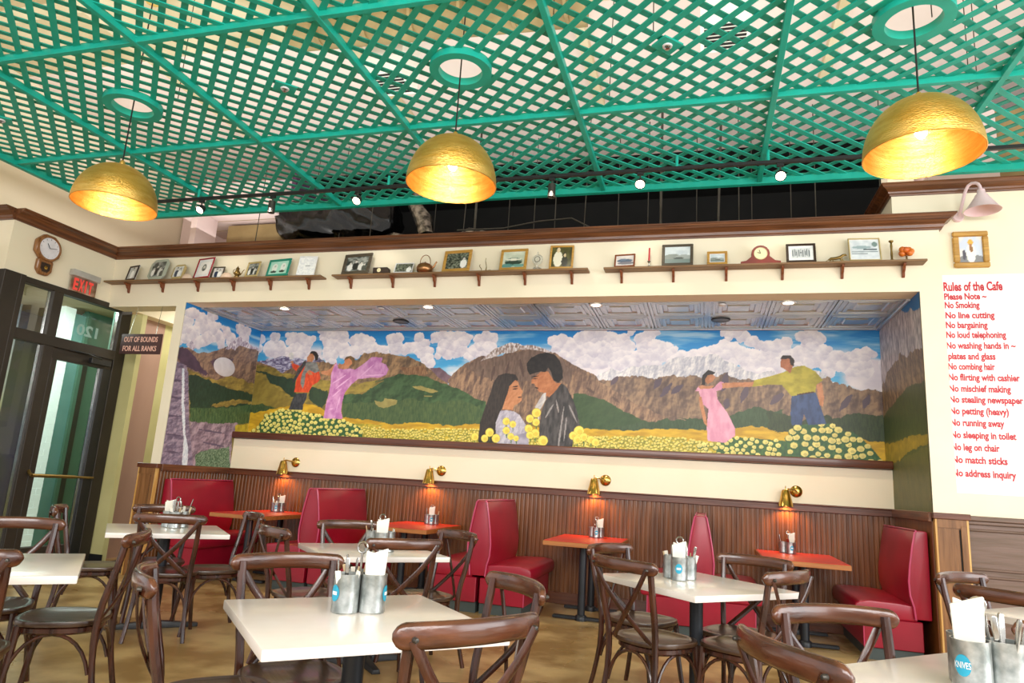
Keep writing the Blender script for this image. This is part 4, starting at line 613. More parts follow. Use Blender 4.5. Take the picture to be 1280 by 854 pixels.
MB_LEFT = [('SKY', '1580cc', '62bfea'), ('CLOUD', [(6.827, 3.088, 0.084), (6.778, 2.966, 0.098), (6.766, 2.855, 0.098), (6.989, 3.046, 0.098), (7.172, 3.119, 0.078), (7.044, 2.975, 0.111), (6.919, 2.836, 0.111), (6.782, 2.778, 0.084), (7.241, 2.994, 0.098), (7.344, 2.903, 0.098), (7.148, 2.86, 0.111), (7.494, 2.995, 0.084), (7.739, 3.096, 0.084), (7.849, 3.015, 0.111), (7.595, 2.93, 0.098), (8.3, 3.055, 0.084), (8.3, 2.987, 0.084), (8.3, 2.889, 0.084), (7.01, 2.774, 0.098), (7.875, 3.112, 0.072), (8.3, 3.057, 0.067)]), ('P', [(6.55, 2.625), (6.773, 2.656), (6.881, 2.665), (7.041, 2.629), (7.229, 2.675), (7.457, 2.769), (7.611, 2.859), (7.761, 2.996), (7.961, 2.933), (8.3, 2.868), (8.3, 2.798), (8.3, 2.348), (6.778, 2.221)], 'ab8b70', '64504a', 10, (1, 1), 0.02), ('P', [(6.55, 2.625), (6.811, 2.65), (6.934, 2.594), (7.16, 2.445), (7.293, 2.385), (7.016, 2.393), (6.745, 2.452)], '5b4658', '4a3a4a', 14, (1, 1), 0.02), ('P', [(7.251, 2.573), (7.363, 2.622), (7.693, 2.685), (7.676, 2.565), (7.521, 2.48), (7.348, 2.506)], '5b4658', '6b5560', 14, (1, 1), 0.02), ('P', [(7.501, 2.764), (7.605, 2.887), (7.758, 3.01), (7.958, 2.948), (8.3, 2.908), (7.877, 2.885), (7.783, 2.896), (7.712, 2.806), (7.62, 2.817)], 'efeaf0', '9a8aa0', 30, (2, 1), 0.02), ('P', [(6.825, 2.667), (6.88, 2.759), (6.99, 2.687), (6.923, 2.646)], 'efeaf0', 'a49ab0', 30, (2, 1), 0.01), ('P', [(6.867, 2.394), (7.177, 2.366), (7.423, 2.35), (7.7, 2.452), (8.3, 2.416), (8.3, 2.341), (8.3, 2.048), (7.015, 1.885)], 'ab9548', '756434', 6, (1, 2), 0.02), ('P', [(6.916, 2.336), (7.142, 2.346), (7.392, 2.303), (7.695, 2.277), (8.3, 2.271), (8.3, 2.236), (8.3, 2.179), (7.943, 2.166), (7.647, 2.099), (7.448, 2.045), (7.418, 2.0), (7.662, 2.029), (7.955, 2.109), (8.3, 2.149), (8.3, 1.913), (7.508, 1.774), (7.074, 1.786)], '2a4432', '1f3527', 26, (2.5, 1), 0.02), ('P', [(7.04, 1.941), (7.665, 2.016), (8.3, 2.149), (8.3, 1.883), (7.509, 1.769), (7.077, 1.773)], '2c4a2e', '5a7246', 40, (4, 0.6), 0.02), ('P', [(7.074, 1.786), (7.505, 1.788), (7.967, 1.847), (7.942, 1.758), (7.894, 1.667), (7.965, 1.15), (7.199, 1.15)], 'b09aa6', '6a5868', 12, (1, 1), 0.02), ('P', [(6.55, 2.47), (6.855, 2.445), (6.913, 2.349), (7.056, 1.784), (7.268, 1.15), (6.55, 1.15), (6.55, 2.107)], 'a898aa', '62566e', 12, (1, 2), 0.01), ('VEIN', [(6.55, 2.208), (6.897, 2.253), (6.55, 2.028), (6.945, 2.035), (6.55, 1.8), (6.954, 1.826), (6.721, 1.598), (6.969, 1.593), (6.731, 1.398), (6.978, 1.387), (7.246, 1.696), (7.738, 1.683), (7.357, 1.543), (7.775, 1.517)], '5c4e66', 0.012), ('P', [(6.794, 2.394), (6.836, 2.402), (6.928, 1.98), (7.028, 1.624), (7.105, 1.473), (7.149, 1.15), (7.065, 1.15), (6.997, 1.595), (6.919, 1.822)], 'eef2f6', 'c5d2df', 40, (3, 1), 0.012), ('P', [(7.255, 1.39), (7.496, 1.457), (7.86, 1.522), (7.965, 1.15), (7.292, 1.15)], '2e4e30', '8fa88a', 60, (2, 2), 0.02), ('P', [(7.929, 1.814), (8.3, 1.874), (8.3, 1.735), (7.932, 1.699)], 'cdb43a', 'a58f2c', 20, (1, 1), 0.01)]
MB_RIGHT = [('SKY', '0f68a8', '3f9ccc'), ('P', [(8.3, 2.936), (8.3, 3.14), (7.85, 3.215), (7.573, 3.218), (7.32, 3.198), (7.101, 3.096), (6.951, 3.09), (6.55, 2.995), (6.55, 2.797), (6.55, 2.242), (8.3, 2.46)], 'd8d0d0', '8f8a90', 20, (2.5, 0.7), 0.03), ('P', [(8.3, 2.484), (7.963, 2.654), (7.678, 2.699), (7.408, 2.763), (7.186, 2.675), (6.953, 2.715), (6.55, 2.661), (6.55, 2.272), (6.55, 1.819), (8.3, 1.927)], '9c825e', '5c4836', 10, (1.6, 0.8), 0.03), ('P', [(8.3, 2.194), (7.946, 2.27), (7.577, 2.339), (7.241, 2.402), (6.55, 2.358), (6.55, 1.508), (7.914, 1.53), (8.3, 1.927)], '3d4c28', '4d5a2e', 26, (3, 0.8), 0.02), ('P', [(8.3, 1.927), (7.836, 1.912), (7.186, 1.928), (6.55, 1.907), (6.55, 1.831), (7.211, 1.805), (7.882, 1.687), (8.3, 1.782)], 'a8902c', '8a7a26', 14, (1, 1), 0.02), ('P', [(7.877, 1.71), (6.55, 1.829), (6.55, 1.15), (7.977, 1.15)], '626431', '52582c', 8, (2, 0.8), 0.02)]
def vnoise(U, V, seed):
    rs = np.random.RandomState(seed); T = rs.rand(64, 64)
    iu = np.floor(U).astype(int); iv = np.floor(V).astype(int); fu = U-iu; fv = V-iv; fu = fu*fu*(3-2*fu); fv = fv*fv*(3-2*fv)
    a = T[iu % 64, iv % 64]; b = T[(iu+1) % 64, iv % 64]; c = T[iu % 64, (iv+1) % 64]; d = T[(iu+1) % 64, (iv+1) % 64]
    return (a*(1-fu)+b*fu)*(1-fv)+(c*(1-fu)+d*fu)*fv
def fbm(U, V, seed, o=4):
    s = 0; a = 0.5
    for k in range(o): s = s+a*vnoise(U*2**k+17*k, V*2**k+9*k, seed+k); a *= 0.5
    return s/0.94
def hx(c): return np.array([int(c[i:i+2], 16)/255 for i in (0, 2, 4)])
class Canvas:
    def __init__(s, u0, u1, z0, z1, step):
        s.nu, s.nz = int(round((u1-u0)/step))+1, int(round((z1-z0)/step))+1
        s.U, s.Z = np.meshgrid(np.linspace(u0, u1, s.nu), np.linspace(z0, z1, s.nz)); s.im = np.ones((s.nz, s.nu, 3))*0.8
        s.u0, s.u1, s.z0, s.z1 = u0, u1, z0, z1; s.N1 = fbm(s.U*14, s.Z*14, 5)-0.5; s.N2 = fbm(s.U*14+50, s.Z*14, 9)-0.5; s.k = 0
    def inside(s, pts, w=0):
        U, Z = (s.U+w*2.4*s.N1, s.Z+w*2.4*s.N2) if w else (s.U, s.Z)
        p = np.array(pts); box = (U >= p[:, 0].min()) & (U <= p[:, 0].max()) & (Z >= p[:, 1].min()) & (Z <= p[:, 1].max())
        u, z = U[box], Z[box]; c = np.zeros(u.shape, bool); n = len(pts)
        for i in range(n):
            (x1, y1), (x2, y2) = pts[i], pts[(i+1) % n]
            if y1 == y2: continue
            c ^= ((y1 > z) != (y2 > z)) & (u < (x2-x1)*(z-y1)/(y2-y1)+x1)
        m = np.zeros(s.U.shape, bool); m[box] = c; return m
    def put(s, m, col): s.im[m] = col if col.ndim == 1 else col[m]
    def poly(s, pts, c, c2=None, ns=6, st=(1, 1), w=0):
        m = s.inside(pts, w)
        if not m.any(): return
        s.k += 3; a_, b_ = s.U[m]*ns*st[0], s.Z[m]*ns*st[1]; h_ = fbm(a_, b_, s.k, 5); t = (h_-0.5)*2.6+0.5
        if 5 <= ns <= 12: t = 0.35*t+0.65*(0.5+(h_-fbm(a_+0.16, b_-0.12, s.k, 5))*5.0)
        t = np.clip(t, 0, 1)[:, None]
        s.im[m] = hx(c)*t+hx(c2 or c)*(1-t)
    def sky(s, a, b):
        t = np.clip((s.z1-s.Z)/(s.z1-s.z0)*2.2, 0, 1); st = np.clip((fbm(s.U*2.2, s.Z*16, 77)-0.52)*4, 0, 1)*0.75
        s.im = hx(a)*(1-t[..., None])+hx(b)*t[..., None]; s.im = s.im*(1-st[..., None])+hx('cfe2ee')*st[..., None]
        hz = np.clip((fbm(s.U*1.7+3, s.Z*3.4, 91, 5)-0.47)*7, 0, 1)*np.clip((3.02-s.Z)/0.12, 0, 1); sh = np.clip(fbm(s.U*5, s.Z*7, 33)*1.5-0.2, 0, 1)[..., None]; hz = hz[..., None]
        s.im = s.im*(1-hz)+(hx('f4eef0')*sh+hx('d2cddb')*(1-sh))*hz; lo = (s.Z < 2.25)[..., None]; s.im = np.where(lo, hx('8d7c3c')*0.9+0.08*s.N1[..., None], s.im)
    def clouds(s, cs):
        rs = random.Random(5); cs = list(cs)+[(u+rs.uniform(-.9, .9)*q, z+rs.uniform(-.9, .5)*q, q*rs.uniform(.45, .8)) for (u, z, q) in cs for _ in range(3)]
        D = np.full(s.U.shape, 9.0); Y = np.zeros(s.U.shape)
        for (u, z, r_) in cs:
            d = np.hypot(s.U+0.025*s.N1*2-u, (s.Z+0.05*s.N2-z)*1.1)/r_; k = d < D; D[k] = d[k]; Y[k] = ((s.Z-z)/r_)[k]
        m = D < 1; t = np.clip(0.66+0.42*Y+1.1*s.N1, 0, 1)[..., None]; col = hx('faf5f5')*t+hx('c6c2d2')*(1-t)
        e = np.clip((D-0.8)/0.2, 0, 1)[..., None]*0.35; col = col*(1-e)+hx('fbf8f8')*e; s.im[m] = col[m]
    def line(s, a, b, w, c):
        (x1, y1), (x2, y2) = a, b; L2 = (x2-x1)**2+(y2-y1)**2+1e-9
        t = np.clip(((s.U-x1)*(x2-x1)+(s.Z-y1)*(y2-y1))/L2, 0, 1); d = np.hypot(s.U-x1-t*(x2-x1), s.Z-y1-t*(y2-y1))
        m = d+0.5*w*s.N1*2 < w*(0.35+0.65*np.sin(PI*t)); s.im[m] = hx(c)
    def disc(s, u, z, r_, c, sq=0.85):
        j0, j1 = np.searchsorted(s.U[0], [u-r_, u+r_]); i0, i1 = np.searchsorted(s.Z[:, 0], [z-r_, z+r_])
        sub = s.im[i0:i1, j0:j1]; d = np.hypot(s.U[i0:i1, j0:j1]-u, (s.Z[i0:i1, j0:j1]-z)/sq); sub[d < r_] = c
    def flowers(s, pts, n, r_, c, dark):
        p = np.array(pts); rs = random.Random(len(pts)*n); k = 0; got = []
        m = s.inside(pts)
        for _ in range(n*12):
            if k >= n: break
            u = rs.uniform(p[:, 0].min(), p[:, 0].max()); z = rs.uniform(p[:, 1].min(), p[:, 1].max())
            i = int((z-s.z0)/(s.z1-s.z0)*(s.nz-1)); j = int((u-s.u0)/(s.u1-s.u0)*(s.nu-1))
            if not (0 <= i < s.nz and 0 <= j < s.nu) or not m[i, j]: continue
            if any((u-a)**2+(z-b)**2 < (1.75*r_)**2 for a, b in got): continue
            got.append((u, z)); k += 1; q = r_*rs.uniform(0.8, 1.15)
            s.disc(u, z-0.25*q, q*1.2, hx(dark)); s.disc(u, z, q, hx(c)*rs.uniform(0.93, 1.03)); s.disc(u+0.2*q, z-0.25*q, q*0.5, hx(c)*0.88)
    def run(s, layers):
        for L in layers:
            if L[0] == 'SKY': s.sky(L[1], L[2])
            elif L[0] == 'CLOUD': s.clouds(L[1])
            elif L[0] == 'P': s.poly(*L[1:])
            elif L[0] == 'VEIN':
                for a, b in zip(L[1][::2], L[1][1::2]): s.line(a, b, L[3], L[2])
            elif L[0] == 'DOTS':
                for u, z in L[1]: s.line((u-0.05, z), (u+0.05, z+0.01), L[3], L[2])
            elif L[0] == 'FLOW': s.flowers(*L[1:])
            elif L[0] == 'BIG':
                for u, z, r_ in L[1]:
                    s.line((u, z), (u+0.01, z-r_*2.2), 0.008, '49703a'); s.disc(u, z, r_*1.08, hx('b89c34'), 1); s.disc(u, z, r_, hx(L[2]), 1); s.disc(u+r_*0.2, z-r_*0.2, r_*0.55, hx('e2c84c'), 1)
        return s
    def mesh(s, name, f3, m='mural_paint', thick=None):
        im = np.clip(s.im, 0, 1); im = np.where(im <= 0.04045, im/12.92, ((im+0.055)/1.055)**2.4)
        P = np.array(f3(s.U.ravel(), s.Z.ravel())).T; me = bpy.data.meshes.new(name); nv = len(P)
        idx = np.arange(nv).reshape(s.nz, s.nu); q = np.stack([idx[:-1, :-1], idx[:-1, 1:], idx[1:, 1:], idx[1:, :-1]], -1).reshape(-1, 4)
        me.vertices.add(nv); me.vertices.foreach_set('co', P.ravel().astype(np.float32)); me.loops.add(q.size); me.loops.foreach_set('vertex_index', q.ravel().astype(np.int32))
        me.polygons.add(len(q)); me.polygons.foreach_set('loop_start', np.arange(0, q.size, 4, dtype=np.int32)); me.polygons.foreach_set('loop_total', np.full(len(q), 4, np.int32)); me.update(calc_edges=True)
        ca_ = me.color_attributes.new('paint', 'FLOAT_COLOR', 'POINT'); ca_.data.foreach_set('color', np.concatenate([im.reshape(-1, 3), np.ones((nv, 1))], 1).ravel().astype(np.float32))
        me.materials.append(MATS[m]); return me
mu = thing('mural', 'wide painted mural of snowy mountains, meadow and couples filling the alcove walls', 'mural', (0, 8.2, 1.73))
cv = Canvas(-6.09, 1.853, 1.70, 3.2, 0.0062).run(MB_BACK); o = link('back_panel', cv.mesh('back_panel', lambda U, Z: (U, 0*U+8.205-8.2, Z-1.73)), mu)
cv = Canvas(6.95, 8.2, 1.25, 3.2, 0.0085); cv = Canvas(6.703, 8.2, 1.25, 3.2, 0.0085).run(MB_LEFT); link('left_panel', cv.mesh('left_panel', lambda U, Z: (0*U-6.088, U-8.2, Z-1.73)), mu)
cv = Canvas(6.703, 8.2, 1.25, 3.2, 0.0085).run(MB_RIGHT); link('right_panel', cv.mesh('right_panel', lambda U, Z: (0*U+1.851, U-8.2, Z-1.73)), mu)
mdc = MB().lathe([(0.001, 0.014), (0.115, 0.012), (0.13, 0.004), (0.13, 0.0)], (0, 0, 0), n=32, axis='x'); mdc.v = [(a-6.086, b*1.6+7.54, c*0.95+2.54) for a, b, c in mdc.v]
tag(mdc.obj('round_cover', 'white_disc'), 'white round cover plate on the mural left side wall', 'cover plate')
# ------------------------------------------------------------------ booths and red tables
def back_profile(dbl):
    R_ = [(0.035, 1.085), (0.05, 1.07), (0.075, 0.95), (0.10, 0.8), (0.115, 0.66), (0.11, 0.55), (0.085, 0.46), (0.075, 0.36)]
    if dbl: return [(-x, z) for x, z in R_[::-1]]+R_
    return [(-0.045, 0.36), (-0.045, 1.07), (-0.035, 1.085)]+R_
def booth(x, sides, label):
    t = thing('booth_bench', label, 'booth bench', (x, 6.78, 0), group='red booth benches in the alcove')
    pr = back_profile(len(sides) == 2)
    if sides == (-1,): pr = [(-a, b) for a, b in pr]
    b = MB().prism(pr, 0.0, 1.12, 'y').obj('backrest', 'red_leather', t, bevel=0.012, seg=2, smooth=50)
    for sgn in sides:
        pts = [(sgn*(px+0.004), -0.004, pz) for px, pz in back_profile(True)[8:]]
        MB().tube(pts, 0.008, 8).obj('piping', 'piping', b)
        pts = [(sgn*0.045, 0.0, 1.088), (sgn*0.045, 1.1, 1.088)]
        MB().tube(pts, 0.006, 6).obj('piping', 'piping', b)
        prof = [(0.06, 0.34), (0.06, 0.46), (0.2, 0.475), (0.42, 0.48), (0.50, 0.472), (0.535, 0.45), (0.545, 0.40), (0.535, 0.35), (0.52, 0.335)]
        MB().prism([(sgn*px, pz) for px, pz in prof], 0.015, 1.12, 'y').obj('seat', 'red_leather', t, bevel=0.016, seg=2, smooth=55)
        MB().box(min(sgn*0.02, sgn*0.48), max(sgn*0.02, sgn*0.48), 0.03, 1.12, 0.10, 0.338).obj('base', 'red_leather', t, bevel=0.006, seg=1)
        MB().tube([(sgn*0.475, 0.028, 0.335), (sgn*0.475, 0.028, 0.10)], 0.005, 6).obj('piping', 'piping', b)
        MB().box(min(sgn*0.02, sgn*0.45), max(sgn*0.02, sgn*0.45), 0.06, 1.12, 0.0, 0.10).obj('toe_kick', 'toe_kick', t, smooth=0)
    return t
booth(-6.02, (1,), 'red booth bench with one high back at the far left under the waterfall painting')
booth(-4.10, (-1, 1), 'double red booth bench between the first and second red tables from left')
booth(-2.17, (-1, 1), 'double red booth bench between the second and third red tables from left')
booth(-0.04, (-1, 1), 'double red booth bench between the third and fourth red tables, seen end-on')
booth(1.78, (-1,), 'red booth bench with one high back at the right end of the alcove')
rt0 = None
for i, (x, lab) in enumerate(((-5.05, 'red-topped booth table at the far left'), (-3.12, 'red-topped booth table, second from left'), (-1.17, 'red-topped booth table, third from left, behind the crossed chairs'), (0.87, 'red-topped booth table at the right'))):
    if i == 0:
        t = thing('booth_table', lab, 'table', group='red booth tables'); rt0 = t
        MB().box(-0.36, 0.36, -0.56, 0.53, 0.705, 0.748).obj('edge_band', 'edge_wood', t, bevel=0.002, seg=1)
        MB().box(-0.352, 0.352, -0.552, 0.522, 0.7485, 0.752).obj('laminate_top', 'red_laminate', t, smooth=0)
        for y in (-0.30, 0.30):
            MB().tube([(0, y, 0.03), (0, y, 0.70)], 0.038, 18).obj('column', 'column_metal', t)
            MB().box(-0.28, 0.28, y-0.03, y+0.03, 0.008, 0.035).lathe([(0.001, 0.055), (0.05, 0.052), (0.06, 0.03), (0.06, 0.0)], (0, y, 0), n=18).obj('foot', 'column_metal', t, bevel=0.004, seg=1)
            MB().box(-0.18, 0.18, y-0.02, y+0.02, 0.69, 0.704).obj('top_plate', 'black_metal', t, smooth=0)
    else: t = copy_tree(rt0)
    t.location = (x, 7.37, 0); t['label'] = lab
# ------------------------------------------------------------------ white tables
wt0 = None
TABLES = [((-1.265, 2.51), 'white square quartz table in the foreground, left of centre'), ((-2.30, 4.67), 'white square quartz table just behind the foreground left-centre one'), ((-0.05, 4.56), 'white square quartz table before the end-on booth, right of centre'),
          ((-4.17, 4.77), 'white square quartz table near the passage at left, caddy on it'), ((-3.33, 2.62), 'white quartz table cut by the left edge of the picture'), ((0.925, 2.575), 'white quartz table at the bottom right corner with the big caddy'), ((1.99, 4.50), 'white quartz table at the right edge by the brown wainscot')]
for i, ((x, y), lab) in enumerate(TABLES):
    if i == 0:
        t = thing('cafe_table', lab, 'table', group='white quartz cafe tables'); wt0 = t
        MB().box(-0.425, 0.425, -0.425, 0.425, 0.714, 0.75).obj('tabletop', 'quartz', t, bevel=0.006, seg=2)
        MB().tube([(0, 0, 0.05), (0, 0, 0.70)], 0.04, 20).obj('column', 'column_metal', t)
        MB().box(-0.2, 0.2, -0.03, 0.03, 0.697, 0.713).box(-0.03, 0.03, -0.2, 0.2, 0.697, 0.713).obj('top_plate', 'black_metal', t, smooth=0)
        MB().lathe([(0.001, 0.07), (0.045, 0.07), (0.07, 0.05), (0.075, 0.03)], n=20).obj('hub', 'black_metal', t)
        for k in range(4):
            M = Matrix.Rotation(k*PI/2, 4, 'Z')
            MB().add([(0.03, -0.035, 0.0), (0.33, -0.03, 0), (0.33, 0.03, 0), (0.03, 0.035, 0), (0.03, -0.03, 0.055), (0.33, -0.022, 0.028), (0.33, 0.022, 0.028), (0.03, 0.03, 0.055)], [(0, 3, 2, 1), (4, 5, 6, 7), (0, 1, 5, 4), (1, 2, 6, 5), (2, 3, 7, 6), (3, 0, 4, 7)]).xf(M).obj('foot', 'black_metal', t, bevel=0.006, seg=2)
    else: t = copy_tree(wt0)
    t.location = (x, y, 0); t.rotation_euler = (0, 0, PI/4); t['label'] = lab
# ------------------------------------------------------------------ cross-back chair, facing +Y
def bez(p0, p1, p2, p3, n):
    p0, p1, p2, p3 = map(Vector, (p0, p1, p2, p3)); return [p0*(1-t)**3+p1*3*t*(1-t)**2+p2*3*t*t*(1-t)+p3*t**3 for t in [k/n for k in range(n+1)]]
def make_chair():
    t = thing('cross_back_chair', 'x', 'chair', group='dark wooden cross-back cafe chairs')
    n = 28; out = []
    for k in range(n):
        a = 2*PI*k/n; cx, cy = math.cos(a), math.sin(a); e = 0.72
        sx = abs(cx)**e*(1 if cx >= 0 else -1); sy = abs(cy)**e*(1 if cy >= 0 else -1)
        out.append((sx*(0.212+0.012*sy), sy*0.21))
    vs = []; rings = [(0.90, 0.442), (0.985, 0.446), (1.0, 0.458), (0.985, 0.470), (0.90, 0.473), (0.82, 0.468), (0.4, 0.462), (0.02, 0.461)]
    for s_, z in rings: vs += [(x*s_, y*s_, z) for x, y in out]
    fs = [(i*n+k, i*n+(k+1) % n, (i+1)*n+(k+1) % n, (i+1)*n+k) for i in range(len(rings)-1) for k in range(n)]+[tuple(range(n))[::-1], tuple(range((len(rings)-1)*n, len(rings)*n))]
    MB().add(vs, fs).obj('seat', 'seat_wood', t, smooth=50)
    ap = [(x*0.86, y*0.86, 0.425) for x, y in out]; ap.append(ap[0])
    MB().tube(ap, 0.02, 6, sz=1.0, sx=0.6).obj('seat_frame', 'chair_wood', t)
    for s in (-1, 1):
        pts = bez((s*0.20, -0.255, 0), (s*0.172, -0.19, 0.25), (s*0.168, -0.175, 0.42), (s*0.182, -0.205, 0.56), 7)+bez((s*0.182, -0.205, 0.56), (s*0.196, -0.235, 0.68), (s*0.20, -0.258, 0.78), (s*0.20, -0.27, 0.875), 5)[1:]
        MB().tube(pts, [0.0155]*4+[0.018]*8+[0.017], 8).obj('rear_leg', 'chair_wood', t)
        MB().tube(bez((s*0.185, 0.215, 0), (s*0.165, 0.175, 0.2), (s*0.16, 0.165, 0.35), (s*0.16, 0.16, 0.445), 5), [0.014, 0.0155, 0.0165, 0.0175, 0.0175, 0.0175], 8).obj('front_leg', 'chair_wood', t)
        # crossed straps
        pts = bez((s*0.205, -0.302, 0.862), (s*0.13, -0.30, 0.72), (s*0.0, -0.252, 0.60), (-s*0.135, -0.185, 0.462), 9)
        pts = [p+Vector((0, -0.006*s, 0)) for p in pts]
        MB().tube(pts, 0.0165, 8, sx=0.3, sz=1.0, up=(1, 0, 0)).obj('cross_strap', 'chair_wood', t)
        MB().lathe([(0.001, -0.012), (0.006, -0.011), (0.008, -0.006), (0.008, 0.004)], (s*0.205, -0.302, 0.862), n=10, axis='y').obj('screw', 'grey_metal', t)
        # side hoop
        MB().tube(bez((s*0.170, 0.178, 0.22), (s*0.166, 0.13, 0.47), (s*0.166, -0.13, 0.47), (s*0.178, -0.188, 0.22), 12), 0.0095, 7).obj('hoop', 'chair_wood', t)
    MB().tube(bez((-0.168, 0.182, 0.22), (-0.13, 0.172, 0.47), (0.13, 0.172, 0.47), (0.168, 0.182, 0.22), 12), 0.0095, 7).obj('hoop', 'chair_wood', t)
    MB().tube(bez((-0.176, -0.20, 0.22), (-0.13, -0.18, 0.47), (0.13, -0.18, 0.47), (0.176, -0.20, 0.22), 12), 0.0095, 7).obj('hoop', 'chair_wood', t)
    # top rail: bowed, rounded ends
    QS = [-1, -0.99, -0.965, -0.93, -0.88, -0.75, -0.58, -0.38, -0.18, 0, 0.18, 0.38, 0.58, 0.75, 0.88, 0.93, 0.965, 0.99, 1]; N = 18; vs = []; K = 10
    for i in range(N+1):
        q = QS[i]; x = q*0.25; y = -0.268-0.062*(1-q*q)**0.9+0.008
        sc = math.sqrt(max(0.0, 1-max(0, (abs(q)-0.87)/0.13)**2)) if abs(q) > 0.87 else 1; sc = max(sc, 0.22)
        z = 0.866+0.006*(1-q*q); tx = math.atan2(0.062*2*q*0.9, 0.243)
        for k in range(K):
            th = 2*PI*k/K; cc, ss = math.cos(th), math.sin(th)
            hh = 0.036*sc*(abs(ss)**0.8)*(1 if ss >= 0 else -1); dd = 0.0155*(0.5+0.5*sc)*(abs(cc)**0.7)*(1 if cc >= 0 else -1)
            vs.append((x-dd*math.sin(tx), y+dd*math.cos(tx), z+hh))
    fs = [(i*K+k, i*K+(k+1) % K, (i+1)*K+(k+1) % K, (i+1)*K+k) for i in range(N) for k in range(K)]+[tuple(range(K))[::-1], tuple(range(N*K, (N+1)*K))]
    MB().add(vs, fs).obj('top_rail', 'chair_rail_wood', t, smooth=60)
    return t
CH = [ # rail mid x, y, facing degrees, label
 (-1.83, 2.88, -44, 'cross-back chair behind the left corner of the foreground table, its back to the wall side'),
 (-0.61, 1.95, 144, 'cross-back chair in the bottom centre foreground, back to the viewer'),
 (-0.72, 2.84, 222, 'cross-back chair at the far right side of the foreground table, rail turned sideways'),
 (-1.93, 2.13, 42, 'cross-back chair seen edge-on at the left side of the foreground table'),
 (-3.78, 4.34, 122, 'cross-back chair with its back to the viewer at the left rear table'),
 (-3.62, 5.15, 232, 'cross-back chair on the right side of the left rear table'),
 (-4.78, 4.28, 40, 'cross-back chair on the left side of the left rear table, near the glass door'),
 (-4.62, 5.22, -48, 'cross-back chair on the far side of the left rear table, behind the caddy'),
 (-2.78, 4.12, 56, 'cross-back chair seen edge-on at the left of the second white table'),
 (-2.78, 5.16, -45, 'cross-back chair on the far left side of the second white table, red booth behind'),
 (-1.77, 4.06, 131, 'cross-back chair with its back to the viewer at the second white table'),
 (-1.76, 5.02, 235, 'cross-back chair on the right side of the second white table'),
 (-0.66, 4.98, -30, 'cross-back chair on the far left side of the right-centre table, under the red table'),
 (-0.46, 4.03, 52, 'cross-back chair with crossed straps at the near left of the right-centre table'),
 (0.32, 4.98, 248, 'cross-back chair on the far right side of the right-centre table, facing the viewer'),
 (0.46, 4.17, 147, 'cross-back chair on the near right side of the right-centre table'),
 (0.45, 2.93, -66, 'cross-back chair at the far left side of the bottom right table, facing the viewer'),
 (0.19, 2.13, 28, 'cross-back chair cut by the bottom edge, near left of the bottom right table'),
 (1.32, 2.98, 245, 'cross-back chair at the right edge behind the bottom right table'),
 (1.50, 5.02, -48, 'cross-back chair beside the oak pilaster at right'),
 (1.44, 4.16, 47, 'cross-back chair with a dark rail before the right edge table'),
 (-2.95, 3.20, 212, 'cross-back chair with its seat toward us, right of the left edge table'),
 (-3.93, 3.28, -52, 'cross-back chair behind the left edge table, before the glass door'),
 (-2.80, 2.06, 130, 'cross-back chair cut by the left edge of the picture, near side of the left table'),
]
c0 = make_chair()
for i, (x, y, fa, lab) in enumerate(CH):
    a = math.radians(fa); fx, fy = math.cos(a), math.sin(a); o = 0.30
    place(c0, i > 0, (x+fx*o, y+fy*o, 0), a-PI/2, lab)
# ------------------------------------------------------------------ table caddies
def caddy_parts(t, R=0.05, H=0.135, tins=3, word=None, rot=0.0, ry=0.30, labels=True):
    off = R*1.16 if tins == 3 else R*1.02; cs = []
    for k in range(tins):
        a = rot+2*PI*k/tins; cx, cy = off*math.cos(a), off*math.sin(a)
        if tins == 2: cx, cy = (k-0.5)*2*off, 0
        cs.append((cx, cy))
        tin = MB().lathe([(0.001, 0.003), (R-0.004, 0.0), (R, 0.006), (R*0.985, 0.012), (R*0.985, H-0.01), (R, H-0.004), (R, H), (R-0.004, H), (R-0.005, 0.01), (0.001, 0.008)], (cx, cy, 0), n=24).obj('tin', 'galvanized', t, smooth=40)
        if labels:
            la = math.atan2(cy, cx) if tins == 3 else -PI/2
            mb = MB(); N = 16; c_ = []
            for q in range(N):
                th = 2*PI*q/N; aa = la+0.42*math.cos(th); zz = H*0.52+H*0.21*math.sin(th); c_.append((cx+(R+0.0012)*math.cos(aa), cy+(R+0.0012)*math.sin(aa), zz))
            ctr = (cx+(R+0.0016)*math.cos(la), cy+(R+0.0016)*math.sin(la), H*0.52)
            mb.add([ctr]+c_, [(0, 1+q, 1+(q+1) % N) for q in range(N)]); mb.obj('sticker', 'sticker', tin, smooth=60)
            if not word:
                b2 = [(cx+(R+0.0026)*math.cos(la+da), cy+(R+0.0026)*math.sin(la+da), H*0.52+dz) for dz in (-H*0.045, H*0.045) for da in (-0.24, -0.12, 0, 0.12, 0.24)]
                MB().add(b2, [(q, q+1, q+6, q+5) for q in range(4)]).obj('sticker_band', 'white_ink', tin, smooth=0)
            if word:
                me = text_mesh(word, H*0.12, R*0.8, 'white_ink', 0.012, align='CENTER')
                for v in me.vertices:
                    aa = la+v.co.x/R; v.co = (cx+(R+0.003)*math.cos(aa), cy+(R+0.003)*math.sin(aa), H*0.47+v.co.y)
                link('lettering', me, tin)
    MB().tube([(0, 0, 0.02), (0, 0, H+0.075)], 0.005, 8).obj('handle_rod', 'steel', t)
    rr = R*0.40; zc = H+0.075+rr
    MB().tube([(rr*math.sin(2*PI*k/18), 0, zc-rr*math.cos(2*PI*k/18)) for k in range(19)], 0.0045, 7, caps=False).obj('ring_handle', 'steel', t)
    return cs
